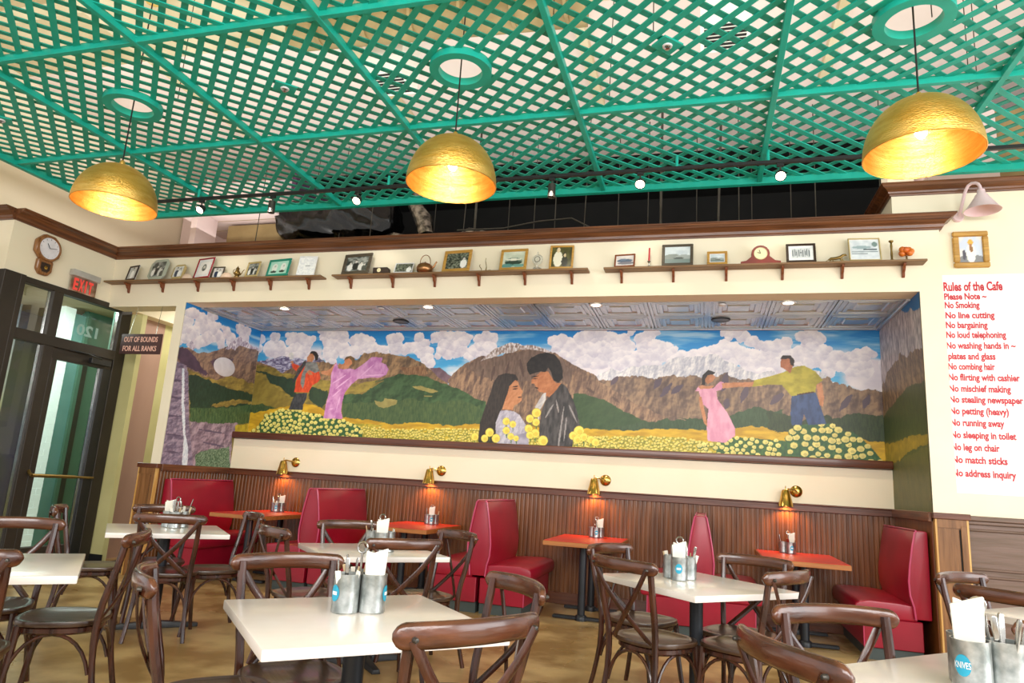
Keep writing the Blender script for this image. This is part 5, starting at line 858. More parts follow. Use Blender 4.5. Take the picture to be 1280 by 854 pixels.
def napkins(x, y, z, rz, h=0.15, w=0.085, lab='', g='folded napkins in the caddies'):
    t = thing('napkin_stack', lab, 'napkins', (x, y, z), rz, g)
    MB().prism([(-w/2*0.8, -0.022), (w/2*0.8, -0.022), (w/2*0.8, 0.0), (-w/2*0.8, 0.0)], 0.0, 0.06, 'z').add([(-w/2*0.8, -0.022, 0.06), (w/2*0.8, -0.022, 0.06), (w/2*0.8, 0, 0.06), (-w/2*0.8, 0, 0.06), (-w/2, -0.026, h*0.93), (w/2, -0.026, h*1.06), (w/2, 0, h*1.04), (-w/2, 0, h*0.91)], [(0, 1, 5, 4), (1, 2, 6, 5), (2, 3, 7, 6), (3, 0, 4, 7), (4, 5, 6, 7)]).obj('outer_napkin', 'paper', t, bevel=0.003, seg=1)
    MB().add([(-w/2*0.75, 0.002, 0), (w/2*0.75, 0.002, 0), (w/2*0.75, 0.02, 0), (-w/2*0.75, 0.02, 0), (-w/2*0.9, 0.004, h*1.0), (w/2*0.9, 0.004, h*0.9), (w/2*0.9, 0.024, h*0.88), (-w/2*0.9, 0.024, h*0.98)], [(0, 3, 2, 1), (0, 1, 5, 4), (1, 2, 6, 5), (2, 3, 7, 6), (3, 0, 4, 7), (4, 5, 6, 7)]).obj('inner_napkin', 'paper', t, bevel=0.003, seg=1)
    return t
def utensil_mesh(kind):
    if kind == 'sachet': return MB().box(-0.007, 0.007, -0.002, 0.002, 0, 0.16).mesh('s', 'kraft', bevel=0.0015, seg=1)
    if kind == 'packet': return MB().box(-0.011, 0.011, -0.002, 0.002, 0, 0.15).mesh('s', 'paper', bevel=0.0015, seg=1)
    if kind == 'knife': return MB().tube([(0, 0, 0), (0, 0, 0.10), (0, 0, 0.16), (0, 0, 0.205), (0, 0, 0.21)], [0.006, 0.006, 0.009, 0.009, 0.005], 8, sx=0.45).mesh('s', 'steel')
    if kind == 'fork': return MB().tube([(0, 0, 0), (0, 0, 0.15), (0, 0.004, 0.19), (0, 0.006, 0.2)], [0.004, 0.007, 0.009, 0.005], 8, sx=0.4).mesh('s', 'steel')
    if kind == 'ketchup': return MB().box(-0.012, 0.012, -0.003, 0.003, 0, 0.15).mesh('s', 'mahogany', bevel=0.002, seg=1)
UM = {k: utensil_mesh(k) for k in ('sachet', 'packet', 'knife', 'fork', 'ketchup')}
UN = {'sachet': ('wrapped_stirrer', 'stirrer'), 'packet': ('paper_packet', 'packet'), 'knife': ('table_knife', 'knife'), 'fork': ('table_fork', 'fork'), 'ketchup': ('red_sachet', 'sachet')}
def utensils(cx, cy, R, z, seq, where, rnd, sc=1.0):
    for i, k in enumerate(seq):
        a = 2*PI*i/len(seq)+rnd.uniform(-.3, .3); l = rnd.uniform(0.08, 0.30)
        o = bpy.data.objects.new(UN[k][0], UM[k]); C.objects.link(o)
        M = Matrix.Translation((cx+R*0.30*math.cos(a), cy+R*0.30*math.sin(a), z+0.012)) @ Matrix.Rotation(a, 4, 'Z') @ Matrix.Rotation(l, 4, 'Y') @ Matrix.Rotation(rnd.uniform(0, 3), 4, 'Z') @ Matrix.Scale(sc*rnd.uniform(0.92, 1.08), 4)
        o.matrix_world = M
        nm = {'sachet': 'tan paper-wrapped stirrer', 'packet': 'white paper packet', 'knife': 'steel knife', 'fork': 'steel fork', 'ketchup': 'dark red sachet'}[k]
        tag(o, '%s standing in the tin caddy on %s' % (nm, where), UN[k][1], '%s in the caddy on %s' % ((nm+'s').replace('knifes', 'knives'), where))
CAD = [ # x, y, z, rot, where, R, H, word
 (-1.32, 2.60, 0.75, -2.0, 'the foreground left-centre table', 0.052, 0.145, ''),
 (-2.19, 4.57, 0.75, -1.0, 'the second white table', 0.052, 0.14, ''),
 (-0.155, 4.65, 0.75, -1.57, 'the right-centre white table', 0.052, 0.14, ''),
 (-4.23, 4.92, 0.75, -0.9, 'the left rear white table', 0.052, 0.13, ''),
 (0.82, 2.575, 0.75, -2.3, 'the bottom right table', 0.054, 0.148, 'KNIVES'),
 (-5.12, 7.68, 0.752, -1.2, 'the far left red table', 0.042, 0.11, ''),
 (-3.06, 7.68, 0.752, -1.2, 'the second red table', 0.042, 0.11, ''),
 (-1.14, 7.70, 0.752, -1.4, 'the third red table', 0.042, 0.11, ''),
 (0.81, 7.68, 0.752, -1.3, 'the right red table', 0.042, 0.11, ''),
]
rnd = random.Random(11)
for i, (x, y, z, rot, where, R, H, word) in enumerate(CAD):
    t = thing('tin_caddy', 'galvanized three-tin caddy with ring handle on '+where, 'caddy', (x, y, z), 0, 'galvanized tin caddies')
    cs = caddy_parts(t, R, H, 3, word or None, rot)
    small = i >= 5
    ni = {0: 1, 1: 0, 2: 0, 3: 2, 4: 0, 5: 1, 6: 0, 7: 1, 8: 1}[i]
    nx, ny = cs[ni]
    napkins(x+nx, y+ny, z+0.012, math.atan2(-x, y)+(-0.1 if i else 0.1), H+0.075+(0.03 if i == 4 else 0), R*1.65, 'white folded napkins standing in the tin caddy on '+where)
    seqs = [['packet', 'sachet', 'knife', 'fork', 'packet', 'knife'], ['sachet', 'knife', 'packet', 'sachet', 'fork']] if not small else [['sachet', 'packet', 'ketchup' if i >= 7 else 'sachet'], ['ketchup' if i >= 7 else 'packet', 'knife']]
    if i == 4: seqs = [['knife', 'knife', 'fork', 'knife', 'knife'], ['fork', 'knife', 'packet', 'fork', 'knife']]
    k = 0
    for j in range(3):
        if j == ni: continue
        utensils(x+cs[j][0], y+cs[j][1], R, z, seqs[k], where, rnd, 0.85 if small else 1.0); k += 1
# ------------------------------------------------------------------ sconces
for i, (x, w_) in enumerate(((-5.17, 'above the far left red table'), (-3.15, 'above the second red table'), (-1.155, 'above the third red table'), (0.86, 'above the right red table'))):
    t = thing('wall_sconce', 'brass cone wall sconce '+w_, 'wall lamp', (x, 7.94, 1.33), group='brass sconces over the booths')
    MB().lathe([(0.001, 0.0), (0.055, 0.0), (0.062, -0.008), (0.05, -0.022), (0.02, -0.03), (0.001, -0.032)], (0.065, 0, 0.04), n=24, axis='y').obj('wall_plate', 'brass', t)
    MB().tube([(0.065, -0.03, 0.04), (0.05, -0.075, 0.05), (-0.02, -0.10, 0.06), (-0.05, -0.10, 0.05)], 0.009, 8).obj('arm', 'brass', t)
    s = MB().lathe([(0.012, 0.055), (0.034, 0.05), (0.042, 0.035), (0.052, -0.02), (0.076, -0.115), (0.08, -0.12), (0.074, -0.12), (0.048, -0.02), (0.02, 0.03)], (-0.05, -0.10, 0.0), n=28).obj('shade', 'brass', t, smooth=45)
    MB().tube([(-0.05, -0.10, 0.05), (-0.05, -0.10, 0.09)], 0.005, 8).obj('finial', 'brass', t)
    MB().lathe([(0.001, -0.055), (0.018, -0.05), (0.022, -0.035), (0.014, -0.01)], (-0.05, -0.10, -0.03), n=12).obj('bulb', 'bulb_small', s)
    light('sconce_beam', 'SPOT', (x-0.05, 7.84, 1.215), (x, 7.87, 0.6), 13, (1, 0.42, 0.12), spot_size=2.5, spot_blend=0.6, shadow_soft_size=0.02)
# ------------------------------------------------------------------ wall clock
t = thing('wall_clock', 'octagonal wooden schoolhouse clock on the wall above the glass door', 'clock', (-7.28, 5.745, 3.58))
oc = [(0.168*math.cos(PI/8+k*PI/4), 0.168*math.sin(PI/8+k*PI/4)) for k in range(8)]
MB().prism(oc, 0.0, 0.055, 'x').obj('case', 'clock_wood', t, bevel=0.012, seg=1)
MB().lathe([(0.145, 0.05), (0.145, 0.066), (0.128, 0.07), (0.12, 0.058)], n=32, axis='x').obj('bezel', 'clock_wood', t)
d = MB().lathe([(0.001, 0.06), (0.122, 0.06)], n=32, axis='x').obj('dial', 'dial', t)
m = MB()
for k in range(12):
    a = k*PI/6; m.add([(0.0615, 0.098*math.sin(a)-0.003, 0.098*math.cos(a)-0.003), (0.0615, 0.098*math.sin(a)+0.003, 0.098*math.cos(a)-0.003), (0.0615, 0.108*math.sin(a)+0.003, 0.108*math.cos(a)+0.003), (0.0615, 0.108*math.sin(a)-0.003, 0.108*math.cos(a)+0.003)], [(0, 1, 2, 3)])
m.obj('hour_marks', 'black_metal', d, smooth=0)['kind'] = 'stuff'
MB().tube([(0.064, 0, 0), (0.064, -0.035, 0.05)], 0.0035, 6).obj('hour_hand', 'black_metal', t); MB().tube([(0.066, 0, 0), (0.066, 0.088, 0.02)], 0.0025, 6).obj('minute_hand', 'black_metal', t)
pp = [(-0.095, -0.14), (-0.095, -0.26), (-0.05, -0.315), (0.05, -0.315), (0.095, -0.26), (0.095, -0.14)]
MB().prism(pp, 0.0, 0.05, 'x').obj('pendulum_case', 'clock_wood', t, bevel=0.01, seg=1)
MB().prism([(p[0]*0.6, -0.225+(p[1]+0.225)*0.6) for p in pp], 0.05, 0.053, 'x').obj('window', 'dark_frame', t, smooth=0)
MB().lathe([(0.001, 0.06), (0.022, 0.056)], (0, 0.005, -0.225), n=16, axis='x').obj('pendulum', 'brass', t)
# ------------------------------------------------------------------ exit sign
t = thing('exit_sign', 'red EXIT sign in a grey case above the glass door', 'sign', (-7.28, 6.28, 3.33))
MB().box(0.005, 0.08, -0.19, 0.19, 0.05, 0.125).obj('case', 'exit_case', t, bevel=0.01)
MB().box(0.03, 0.045, -0.18, 0.18, -0.135, 0.05).obj('panel', 'exit_pane', t, bevel=0.003, seg=1)
for k, c_ in enumerate('EXIT'):
    o = link('letter', text_mesh(c_, 0.135, 0.062 if c_ != 'I' else 0.02, 'exit_red', 0.035, 0.002), t)
    yy = (-0.145, -0.07, 0.015, 0.06)[k]
    o.matrix_local = Matrix.Translation((0.049, yy, -0.11)) @ Matrix(((0, 0, 1, 0), (1, 0, 0, 0), (0, 1, 0, 0), (0, 0, 0, 1)))
# ------------------------------------------------------------------ hanging sign
t = thing('hanging_sign', 'dark maroon OUT OF BOUNDS sign hanging in the passage opening', 'sign', (-6.62, 6.66, 2.66))
MB().box(-0.30, 0.30, -0.012, 0.012, -0.125, 0.125).obj('board', 'sign_brown', t, bevel=0.006)
for (s_, z) in (('OUT OF BOUNDS', 0.025), ('FOR ALL RANKS', -0.088)):
    o = link('lettering', text_mesh(s_, 0.062, 0.50, 'sign_pink', 0.02, 0.001), t); o.matrix_local = Matrix.Translation((-0.25, -0.0135, z)) @ Matrix.Rotation(PI/2, 4, 'X')
for x in (-0.2, 0.2): MB().tube([(x, 0, 0.125), (x*0.9, 0.05, 0.485)], 0.0025, 5).obj('wire', 'steel', t)
# ------------------------------------------------------------------ rules lettering
t = thing('wall_lettering', 'red Rules of the Cafe lettering on a white patch of the right wall', 'lettering', (2.07, 6.82, 3.29))
MB().box(0.0, 3.0, -0.0015, 0.0, 1.425-3.29, 3.375-3.29).obj('white_patch', 'white_vinyl', t, smooth=0)
LN = [('Rules of the Cafe', 3.256, 2.085, 2.550, 0.062), ('Please Note ~', 3.165, 2.085, 2.42, 0.045), ('No Smoking', 3.085, 2.085, 2.36, 0.045), ('No line cutting', 2.99, 2.085, 2.47, 0.045), ('No bargaining', 2.90, 2.083, 2.41, 0.045), ('No loud telephoning', 2.81, 2.08, 2.545, 0.045),
      ('No washing hands in ~', 2.712, 2.076, 2.61, 0.045), ('plates and glass', 2.615, 2.085, 2.45, 0.045), ('No combing hair', 2.522, 2.078, 2.44, 0.045), ('No flirting with cashier', 2.425, 2.074, 2.62, 0.045), ('No mischief making', 2.325, 2.072, 2.545, 0.045), ('No stealing newspaper', 2.228, 2.07, 2.63, 0.045),
      ('No petting (heavy)', 2.126, 2.068, 2.515, 0.045), ('No running away', 2.024, 2.066, 2.475, 0.045), ('No sleeping in toilet', 1.918, 2.063, 2.555, 0.045), ('No leg on chair', 1.812, 2.061, 2.425, 0.045), ('No match sticks', 1.704, 2.059, 2.475, 0.045), ('No address inquiry', 1.59, 2.056, 2.53, 0.045)]
for s_, z, xa, xb, h in LN:
    o = link('text_line', text_mesh(s_, h*1.28, (xb-xa), 'red_vinyl', 0.034), t); o.matrix_local = Matrix.Translation((xa-2.07, -0.0035, z-h/2-3.29)) @ Matrix.Rotation(PI/2, 4, 'X')
# ------------------------------------------------------------------ pink barn lamp
t = thing('wall_lamp', 'pale pink gooseneck barn lamp above the gold framed picture', 'wall lamp', (2.24, 6.82, 3.93))
MB().lathe([(0.001, -0.03), (0.04, -0.028), (0.05, -0.015), (0.05, 0.0)], (0, 0, 0), n=24, axis='y').obj('wall_plate', 'pink_paint', t)
MB().tube(bez((0, -0.02, 0), (0.02, -0.08, 0.03), (0.02, -0.12, 0.25), (0.07, -0.18, 0.25), 8)+bez((0.07, -0.18, 0.25), (0.12, -0.23, 0.25), (0.12, -0.24, 0.18), (0.12, -0.24, 0.13), 5)[1:], 0.014, 10).obj('gooseneck', 'pink_paint', t)
MB().lathe([(0.012, 0.14), (0.03, 0.138), (0.035, 0.10), (0.05, 0.085), (0.055, 0.07), (0.13, -0.045), (0.145, -0.06), (0.14, -0.06), (0.05, 0.06)], (0.12, -0.24, 0.02), n=32).obj('shade', 'pink_paint', t, smooth=45)
# ------------------------------------------------------------------ pictures
def picture(cv_fn, w, h, frame, fw, fd, name, label, cat, loc, tilt=0.0, yaw=0.0, group=None, mat_col=None, mw=0.0, stand=True, round_=0):
    t = thing(name, label, cat, loc, yaw, group)
    M = Matrix.Rotation(-tilt, 4, 'X')
    def rect(w_, h_, y0, y1, z0=0): return [(-w_/2, z0), (w_/2, z0), (w_/2, z0+h_), (-w_/2, z0+h_)]
    m = MB()
    for a, b, c_, d_ in ((-w/2, w/2, 0, fw), (-w/2, w/2, h-fw, h), (-w/2, -w/2+fw, fw, h-fw), (w/2-fw, w/2, fw, h-fw)): m.box(a, b, -fd, 0, c_, d_)
    m.xf(M).obj('frame', frame, t, bevel=min(fw, fd)*0.25, seg=1)
    MB().box(-w/2+0.002, w/2-0.002, -fd*0.4, 0, 0.002, h-0.002).xf(M).obj('backing', 'white_card', t, smooth=0)
    iw, ih = w-2*fw-2*mw, h-2*fw-2*mw
    if mw: MB().box(-w/2+fw, w/2-fw, -fd*0.45, -fd*0.4, fw, h-fw).xf(M).obj('mount', mat_col or 'white_card', t, smooth=0)
    cv = Canvas(-iw/2, iw/2, 0, ih, max(iw, ih)/34); cv_fn(cv, iw, ih)
    me = cv.mesh('photo', lambda U, Z: (U, 0*U-fd*0.5, Z+fw+mw), 'photo_print'); me.transform(M); link('photo', me, t)
    return t
def bg(cv, c, c2, ns=9):
    w, h = cv.u1-cv.u0, cv.z1-cv.z0; t = fbm((cv.U-cv.u0)/w*ns, cv.Z/h*ns, int(w*1000))[..., None]; t = np.clip((t-0.5)*3+0.5, 0, 1); cv.im = hx(c)*t+hx(c2)*(1-t)
def E_(cv, cx, cy, rx, ry, c):
    w, h = cv.u1-cv.u0, cv.z1-cv.z0; m = ((cv.U/w-cx)/rx)**2+((cv.Z/h-cy)/ry)**2 < 1; cv.im[m] = hx(c)
def person(cv, cx, by, s, top, head='cfcac2', hair='2a2826'):
    E_(cv, cx, by+0.28*s, 0.17*s, 0.30*s, top); E_(cv, cx, by+0.66*s, 0.085*s, 0.13*s, hair); E_(cv, cx, by+0.62*s, 0.065*s, 0.10*s, head)
def ph_port(cv, w, h): bg(cv, 'cfd0cd', 'b8b9b6'); person(cv, 0, 0.0, 1.25, 'f2f1ee')
def ph_group(cv, w, h): bg(cv, '9ea09b', '3c403c', 6); [person(cv, x, y, s, c) for x, y, s, c in ((-.3, .05, .8, 'e8e6e0'), (-.05, .1, .9, '2c2c2b'), (.2, .05, .8, 'd7d5cf'), (.36, .0, .7, '55564f'))]
def ph_couple(cv, w, h): bg(cv, 'e6e4df', 'c9c7c2'); person(cv, -.15, 0, 1.2, '2d3c55'); person(cv, .17, 0, 1.1, 'f4f2ee')
def ph_land(cv, w, h):
    bg(cv, 'dfe6e8', 'c6d0d4', 3); E_(cv, -.2, .35, .35, .22, '8d938e'); E_(cv, .25, .33, .35, .18, 'a5aaa6'); E_(cv, 0, .05, .9, .22, '7d8a86'); E_(cv, .05, .3, .2, .06, '5b605d')
def ph_crowd(cv, w, h): bg(cv, '8a8f7c', '22261d', 16); person(cv, .3, .05, .9, 'f0efe9')
def ph_build(cv, w, h): bg(cv, 'd9dcc8', 'c2c9b2', 3); E_(cv, 0, .42, .4, .2, '7c8f80'); E_(cv, 0, .5, .36, .06, 'e8e3cf'); E_(cv, 0, .3, .4, .13, '33443a'); E_(cv, -.3, .12, .3, .12, '5f8f88'); E_(cv, .25, .12, .3, .1, '6e9c90')
def ph_sepia(cv, w, h): bg(cv, '5d5a30', '3f3d20', 4); person(cv, -.18, .02, 1.35, 'e2dcc6', 'd8c49c'); person(cv, .16, 0, .95, '2b2a1e', 'd0bb92')
def ph_pair(cv, w, h):
    cv.im[:] = hx('a9d8c4'); E_(cv, -.22, .52, .15, .32, 'dfe4da'); E_(cv, .24, .52, .15, .32, 'dfe4da'); E_(cv, -.24, .2, .16, .09, '33423a'); E_(cv, .22, .2, .16, .09, '33423a'); E_(cv, -.2, .62, .05, .09, 'b7b9ad'); E_(cv, .26, .62, .05, .09, 'b7b9ad')
def ph_cert(cv, w, h):
    bg(cv, 'f0f0ee', 'd9dbdd', 14); E_(cv, .05, .5, .16, .025, '55585c')
def ph_harbour(cv, w, h): bg(cv, 'e3e7ea', 'cfd5da', 5); [E_(cv, x, y, rx, ry, c) for x, y, rx, ry, c in ((-.1, .62, .35, .08, '9fb0b4'), (0, .38, .5, .03, '5e6e72'), (.2, .5, .3, .03, '44545a'), (-.2, .28, .3, .02, '4c5c60'), (.38, .78, .1, .14, '7c8f8c'))]
def ph_script(cv, w, h):
    cv.im[:] = hx('cfd3d4')
    for k in range(9): E_(cv, -.42+k*.105, .5+0.05*math.sin(k*2.1), .03, .4, '5d6468')
def ph_hill(cv, w, h): bg(cv, 'd9d2cd', 'c9c0bc', 3); E_(cv, 0, .5, .45, .16, '5a6678'); E_(cv, .1, .25, .5, .14, '7d7a80'); E_(cv, -.1, .62, .2, .1, '6f7c8c')
def ph_turban(cv, w, h): bg(cv, 'cfd8e6', 'e9e2d8', 3); E_(cv, 0, .1, .6, .2, '8a8a8c'); E_(cv, 0, .35, .2, .38, 'f2eee6'); E_(cv, .02, .52, .07, .14, '9a7048'); E_(cv, 0, .78, .12, .12, 'e3b34e'); E_(cv, 0, .66, .06, .07, 'b07a54'); E_(cv, -.3, .3, .08, .2, '5a5560')
def ph_beard(cv, w, h): cv.im[:] = hx('f3eeea'); E_(cv, 0, .5, .22, .24, '8c8c88'); E_(cv, 0, .62, .17, .2, '4a4946'); E_(cv, 0, .55, .12, .17, 'cfc8bf'); E_(cv, 0, .38, .12, .1, '55534f')
t = picture(ph_turban, 0.285, 0.345, 'gold_frame', 0.05, 0.035, 'framed_picture', 'square gold framed colour picture under the pink barn lamp', 'picture', (2.32, 6.818, 3.435))
# ------------------------------------------------------------------ shelves
def shelf(x0, x1, bx, label):
    t = thing('wall_shelf', label, 'shelf', ((x0+x1)/2, 6.70, 3.435), group='brown picture shelves'); c_ = (x0+x1)/2
    MB().box(x0-c_, x1-c_, -0.135, 0, 0, 0.02).obj('board', 'shelf_wood', t, bevel=0.003, seg=1)
    pr = [(0, 0), (-0.095, 0), (-0.095, -0.014), (-0.07, -0.022), (-0.055, -0.04), (-0.05, -0.055), (-0.028, -0.07), (-0.022, -0.10), (-0.012, -0.115), (0, -0.115)]
    me = MB().prism(pr, -0.012, 0.012, 'x').mesh('bracket', 'bracket_wood', bevel=0.002, seg=1)
    for b in bx: link('bracket', me, t, (b-c_, 0, 0))
SZ = 3.455
shelf(-7.27, -4.20, (-6.98, -6.46, -5.94, -5.43, -4.92, -4.41), 'long brown shelf of keepsakes at left, above the passage')
shelf(-4.06, -1.15, (-3.87, -3.35, -2.85, -2.34, -1.83, -1.33), 'long brown shelf of keepsakes in the middle, above the mural')
shelf(-0.99, 1.90, (-0.82, -0.31, 0.19, 0.70, 1.22, 1.73), 'long brown shelf of keepsakes at right, above the mural')
def sp(fn, x0, x1, h, frame, fw, name, label, **kw):
    w = x1-x0; dp = kw.pop('y', 6.60); return picture(fn, w, h, frame, fw, 0.018, name, label, 'picture', ((x0+x1)/2, dp, SZ+0.002), tilt=kw.pop('tilt', 0.2), **kw)
G = 'framed pictures on the shelves'
sp(ph_port, -6.99, -6.79, 0.20, 'dark_frame', 0.02, 'framed_photo', 'small dark framed photo of a person in white at left end of left shelf', group=G, yaw=-0.25)
sp(ph_beard, -5.98, -5.70, 0.275, 'red_frame', 0.018, 'framed_photo', 'tall red framed portrait with white mount on the left shelf', group=G, mw=0.035, yaw=-0.2)
sp(ph_couple, -5.73, -5.56, 0.16, 'grey_frame', 0.018, 'framed_photo', 'small grey framed photo right of the tall red frame', group=G, y=6.63)
sp(ph_group, -5.24, -5.04, 0.20, 'blond_frame', 0.022, 'framed_photo', 'small blond wood framed photo between brass pot and green frame', group=G, yaw=-0.15)
sp(ph_pair, -4.96, -4.63, 0.225, 'teal_frame', 0.028, 'framed_photo', 'green framed pair of oval portraits on the left shelf', group=G, yaw=-0.15)
sp(ph_cert, -4.53, -4.31, 0.25, 'white_card', 0.012, 'white_certificate', 'pale white certificate card at right end of left shelf', group=G, yaw=0.1)
sp(ph_group, -3.97, -3.60, 0.26, 'grey_frame', 0.04, 'framed_photo', 'large dark grey framed group photo at left end of middle shelf', group=G, yaw=-0.12)
sp(ph_crowd, -3.31, -3.09, 0.13, 'white_card', 0.008, 'small_photo', 'small unframed black and white photo left of the copper kettle', group=G, tilt=0.35)
sp(ph_crowd, -2.75, -2.42, 0.26, 'gold_frame', 0.035, 'framed_photo', 'gold brown framed crowd photo right of the copper kettle', group=G, yaw=-0.1)
sp(ph_build, -2.10, -1.80, 0.25, 'gold_frame', 0.03, 'framed_photo', 'gold framed greenish building print on the middle shelf', group=G, yaw=-0.05)
sp(ph_sepia, -1.56, -1.31, 0.275, 'gold_frame', 0.022, 'framed_photo', 'tall gold framed sepia portrait of two people at right end of middle shelf', group=G, yaw=0.05)
sp(ph_hill, -0.89, -0.68, 0.145, 'bracket_wood', 0.016, 'framed_photo', 'small brown framed landscape at left end of right shelf', group=G, yaw=-0.1)
sp(ph_land, -0.42, -0.12, 0.24, 'grey_frame', 0.028, 'framed_photo', 'large brown framed hill town print right of the red candle', group=G)
sp(ph_land, 0.01, 0.20, 0.145, 'gold_frame', 0.024, 'framed_photo', 'small gold framed landscape left of the mantel clock', group=G, mw=0.008)
sp(ph_script, 0.73, 0.99, 0.20, 'dark_frame', 0.022, 'framed_photo', 'dark framed document with white mount right of the mantel clock', group=G, mw=0.025)
sp(ph_harbour, 1.27, 1.54, 0.235, 'blond_frame', 0.01, 'framed_photo', 'thin framed pale harbour print near right end of right shelf', group=G, mw=0.01, yaw=0.05)
# oval enamel plates holding photos
def plate(x, w, h, m_, fn, label, name='photo_plate'):
    t = thing(name, label, 'picture', (x, 6.62, SZ), -0.15); M = Matrix.Translation((0, 0, 0.003)) @ Matrix.Rotation(-0.22, 4, 'X')
    def oc(s, y, c=0.32): 
        a, b = w/2*s, h/2*s; k = c*min(a, b)*1.2; z = h/2
        return [(x_, y_+z) for x_, y_ in ((-a+k, -b), (a-k, -b), (a, -b+k), (a, b-k), (a-k, b), (-a+k, b), (-a, b-k), (-a, -b+k))]
    MB().prism(oc(1, 0), -0.02, 0.0, 'y').xf(M).obj('rim', m_, t, bevel=0.008, seg=2)
    cv = Canvas(-w*.36, w*.36, 0, h*.72, w/34); fn(cv, w, h)
    me = cv.mesh('photo', lambda U, Z: (U, 0*U-0.022, Z+h*.14), 'photo_print'); me.transform(M); link('photo', me, t)
plate(-6.53, 0.31, 0.285, 'grey_enamel', ph_group, 'large pale green octagonal framed photo on the left shelf')
plate(-6.21, 0.21, 0.20, 'blond_frame', ph_couple, 'small cream and gold rounded framed photo beside the octagonal one')
# small things
def shell(x, w, label):
    t = MB(); n = 12
    t.lathe([(0.001, 0.068), (w*0.2, 0.064), (w*0.38, 0.045), (w*0.48, 0.02), (w*0.5, 0.0), (0.001, 0.0)], n=20); t.v = [(a*(1+0.06*math.cos(6*math.atan2(b, a))), b*0.45, c) for a, b, c in t.v]
    o = t.obj('soap_shell', 'soft_pink', smooth=50); o.location = (x, 6.60, SZ+0.001); tag(o, label, 'ornament')
shell(-6.05, 0.15, 'small pale pink dome ornament left of the tall red frame'); shell(-5.49, 0.16, 'small pale pink dome ornament left of the brass pot')
def pot():
    t = thing('brass_pot', 'small brass long-spout coffee pot on the left shelf', 'pot', (-5.34, 6.60, SZ+0.001))
    MB().lathe([(0.001, 0), (0.03, 0), (0.032, 0.012), (0.02, 0.02), (0.038, 0.04), (0.04, 0.055), (0.022, 0.085), (0.016, 0.1), (0.022, 0.11), (0.012, 0.125), (0.004, 0.135), (0.005, 0.142), (0.001, 0.146)], n=20).obj('body', 'brass_dull', t, smooth=50)
    MB().tube(bez((0.03, 0, 0.035), (0.07, 0, 0.03), (0.06, 0, 0.08), (0.095, 0, 0.095), 6), [0.007, 0.006, 0.005, 0.005, 0.004, 0.004, 0.004], 6).obj('spout', 'brass_dull', t)
    MB().tube(bez((-0.018, 0, 0.1), (-0.07, 0, 0.12), (-0.07, 0, 0.05), (-0.035, 0, 0.045), 8), 0.0035, 6).obj('handle', 'brass_dull', t)
pot()
t = thing('box_camera', 'small dark wooden box clock radio on the middle shelf, left of the small photo', 'box', (-3.46, 6.60, SZ+0.001))
MB().prism([(-0.095, 0), (0.095, 0), (0.095, 0.05), (0.08, 0.068), (-0.095, 0.068)], -0.03, 0.03, 'y').obj('case', 'dark_frame', t, bevel=0.004, seg=1)
MB().lathe([(0.001, -0.034), (0.022, -0.033), (0.024, -0.03)], (-0.02, 0, 0.035), n=18, axis='y').obj('dial', 'dial_cream', t)
t = thing('copper_kettle', 'round copper kettle with hoop handle on the middle shelf', 'kettle', (-2.95, 6.61, SZ+0.001))
MB().lathe([(0.001, 0), (0.07, 0), (0.088, 0.02), (0.092, 0.05), (0.08, 0.085), (0.05, 0.105), (0.03, 0.11), (0.012, 0.115), (0.01, 0.125), (0.001, 0.128)], n=28).obj('body', 'copper', t, smooth=50)
MB().tube(bez((0.07, 0, 0.05), (0.12, 0, 0.06), (0.11, 0, 0.1), (0.135, 0, 0.125), 6), [0.014, 0.012, 0.011, 0.01, 0.009, 0.009, 0.01], 8).obj('spout', 'copper', t)
MB().tube(bez((-0.06, 0, 0.1), (-0.07, 0, 0.24), (0.07, 0, 0.24), (0.06, 0, 0.1), 12), 0.0045, 7).obj('handle', 'copper', t)
t = thing('brass_swans', 'pair of thin brass curved swan figures on the middle shelf', 'ornament', (-2.25, 6.60, SZ+0.001))
MB().tube(bez((0.0, 0, 0.0), (0.03, 0, 0.06), (-0.02, 0, 0.1), (0.0, 0, 0.145), 8), [0.006, 0.006, 0.005, 0.004, 0.004, 0.004, 0.003, 0.003, 0.003], 6).tube([(-0.01, 0, 0.004), (0.06, 0, 0.012)], [0.006, 0.003], 6).obj('tall_swan', 'brass_dull', t)
MB().tube(bez((-0.05, 0, 0.0), (-0.02, 0, 0.03), (-0.09, 0, 0.05), (-0.06, 0, 0.075), 8), 0.004, 6).tube([(-0.08, 0, 0.003), (-0.04, 0, 0.006)], [0.003, 0.005], 6).obj('short_swan', 'brass_dull', t)
t = thing('glass_clock', 'clear glass ornament clock between building print and sepia portrait', 'ornament', (-1.685, 6.60, SZ+0.001))
MB().lathe([(0.001, 0), (0.05, 0), (0.045, 0.015), (0.015, 0.03), (0.012, 0.05)], n=18).obj('foot', 'crystal', t, smooth=50)
MB().lathe([(0.001, -0.015), (0.05, -0.013), (0.058, 0.0), (0.05, 0.013), (0.001, 0.015)], (0, 0, 0.11), n=20, axis='y').obj('disc', 'crystal', t, smooth=40); MB().lathe([(0.026, -0.018), (0.032, -0.018), (0.032, -0.016)], (0, 0, 0.11), n=20, axis='y').obj('dial_ring', 'grey_metal', t)
MB().lathe([(0.012, 0.168), (0.008, 0.185), (0.001, 0.2)], n=12).obj('finial', 'crystal', t)
t = thing('candlestick', 'red candle in a small silver candlestick on the right shelf', 'candlestick', (-0.545, 6.61, SZ+0.001))
MB().lathe([(0.001, 0), (0.028, 0), (0.024, 0.008), (0.006, 0.015), (0.006, 0.045), (0.014, 0.052), (0.018, 0.06), (0.012, 0.066), (0.001, 0.066)], n=18).obj('stick', 'steel', t, smooth=50)
MB().tube([(0, 0, 0.064), (0.003, 0, 0.2)], [0.010, 0.008], 10).obj('candle', 'red_candle', t)
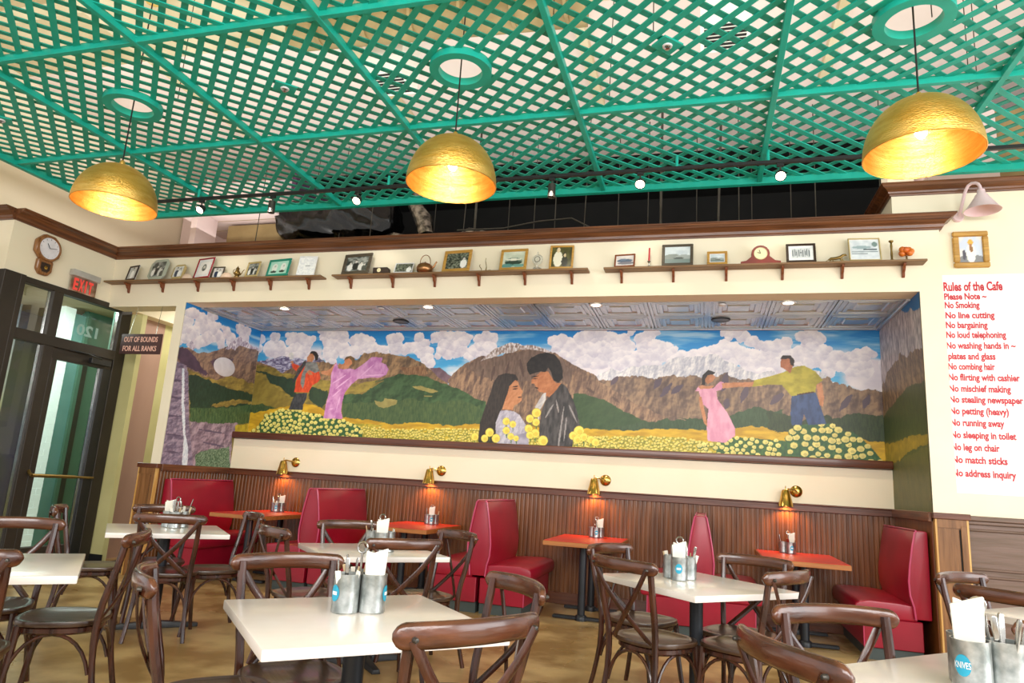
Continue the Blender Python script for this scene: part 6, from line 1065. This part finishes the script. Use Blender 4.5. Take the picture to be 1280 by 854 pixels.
t = thing('mantel_clock', 'mahogany humpback mantel clock with cream dial on the right shelf', 'clock', (0.50, 6.61, SZ+0.001))
hp = [(-0.18, 0), (0.18, 0), (0.18, 0.022), (0.13, 0.03), (0.10, 0.055)]+[(0.083*math.cos(a), 0.098+0.083*math.sin(a)) for a in [(-0.3+k*(PI+0.6)/10) for k in range(11)]]+[(-0.10, 0.055), (-0.13, 0.03), (-0.18, 0.022)]
MB().prism(hp, -0.03, 0.03, 'y').obj('case', 'mahogany', t, bevel=0.003, seg=1)
MB().lathe([(0.001, -0.034), (0.054, -0.034), (0.058, -0.038), (0.062, -0.03)], (0, 0, 0.098), n=28, axis='y').obj('dial', 'dial_cream', t)
MB().tube([(0, -0.037, 0.098), (-0.012, -0.037, 0.132)], 0.002, 5).tube([(0, -0.037, 0.098), (-0.03, -0.037, 0.108)], 0.0025, 5).obj('hands', 'black_metal', t)
t = thing('brass_animal', 'small bronze crouching animal figure on the right shelf', 'ornament', (1.165, 6.60, SZ+0.001))
MB().tube([(-0.075, 0, 0.02), (-0.05, 0, 0.032), (-0.01, 0, 0.034), (0.03, 0, 0.045), (0.055, 0, 0.065), (0.075, 0, 0.066), (0.085, 0, 0.058)], [0.004, 0.014, 0.015, 0.015, 0.012, 0.011, 0.004], 8).obj('body', 'brass_dull', t)
for (a, b) in ((-0.05, -0.065), (-0.035, -0.03), (0.03, 0.045), (0.045, 0.06)): MB().tube([(a, 0, 0.03), ((a+b)/2, 0, 0.012), (b, 0, 0.002)], [0.007, 0.005, 0.005], 6).obj('leg', 'brass_dull', t)
MB().tube([(-0.07, 0, 0.022), (-0.09, 0, 0.01), (-0.10, 0, 0.004)], 0.003, 5).obj('tail', 'brass_dull', t)
t = thing('brass_candlestick', 'slim brass candlestick near the right end of the right shelf', 'candlestick', (1.625, 6.61, SZ+0.001))
MB().lathe([(0.001, 0), (0.022, 0), (0.02, 0.008), (0.009, 0.018), (0.011, 0.06), (0.008, 0.1), (0.011, 0.14), (0.008, 0.17), (0.02, 0.182), (0.02, 0.192), (0.001, 0.192)], n=16).obj('stick', 'brass_dull', t, smooth=50)
t = thing('orange_flower_vase', 'orange ruffled glass flower on a small stem at right end of shelf', 'vase', (1.745, 6.61, SZ+0.001))
MB().lathe([(0.001, 0), (0.02, 0), (0.018, 0.008), (0.007, 0.015), (0.007, 0.04), (0.001, 0.045)], n=14).obj('stem', 'brass_dull', t, smooth=50)
for k in range(7):
    a = 2*PI*k/7; rr = 0.032 if k else 0
    mb = MB().lathe([(0.001, -0.03), (0.022, -0.022), (0.032, 0), (0.024, 0.02), (0.001, 0.03)], (0.036*math.cos(a), 0.02*math.sin(a), 0.085+0.02*math.sin(a*2)), n=10)
    mb.obj('petal', 'orange_shade', t, smooth=60)
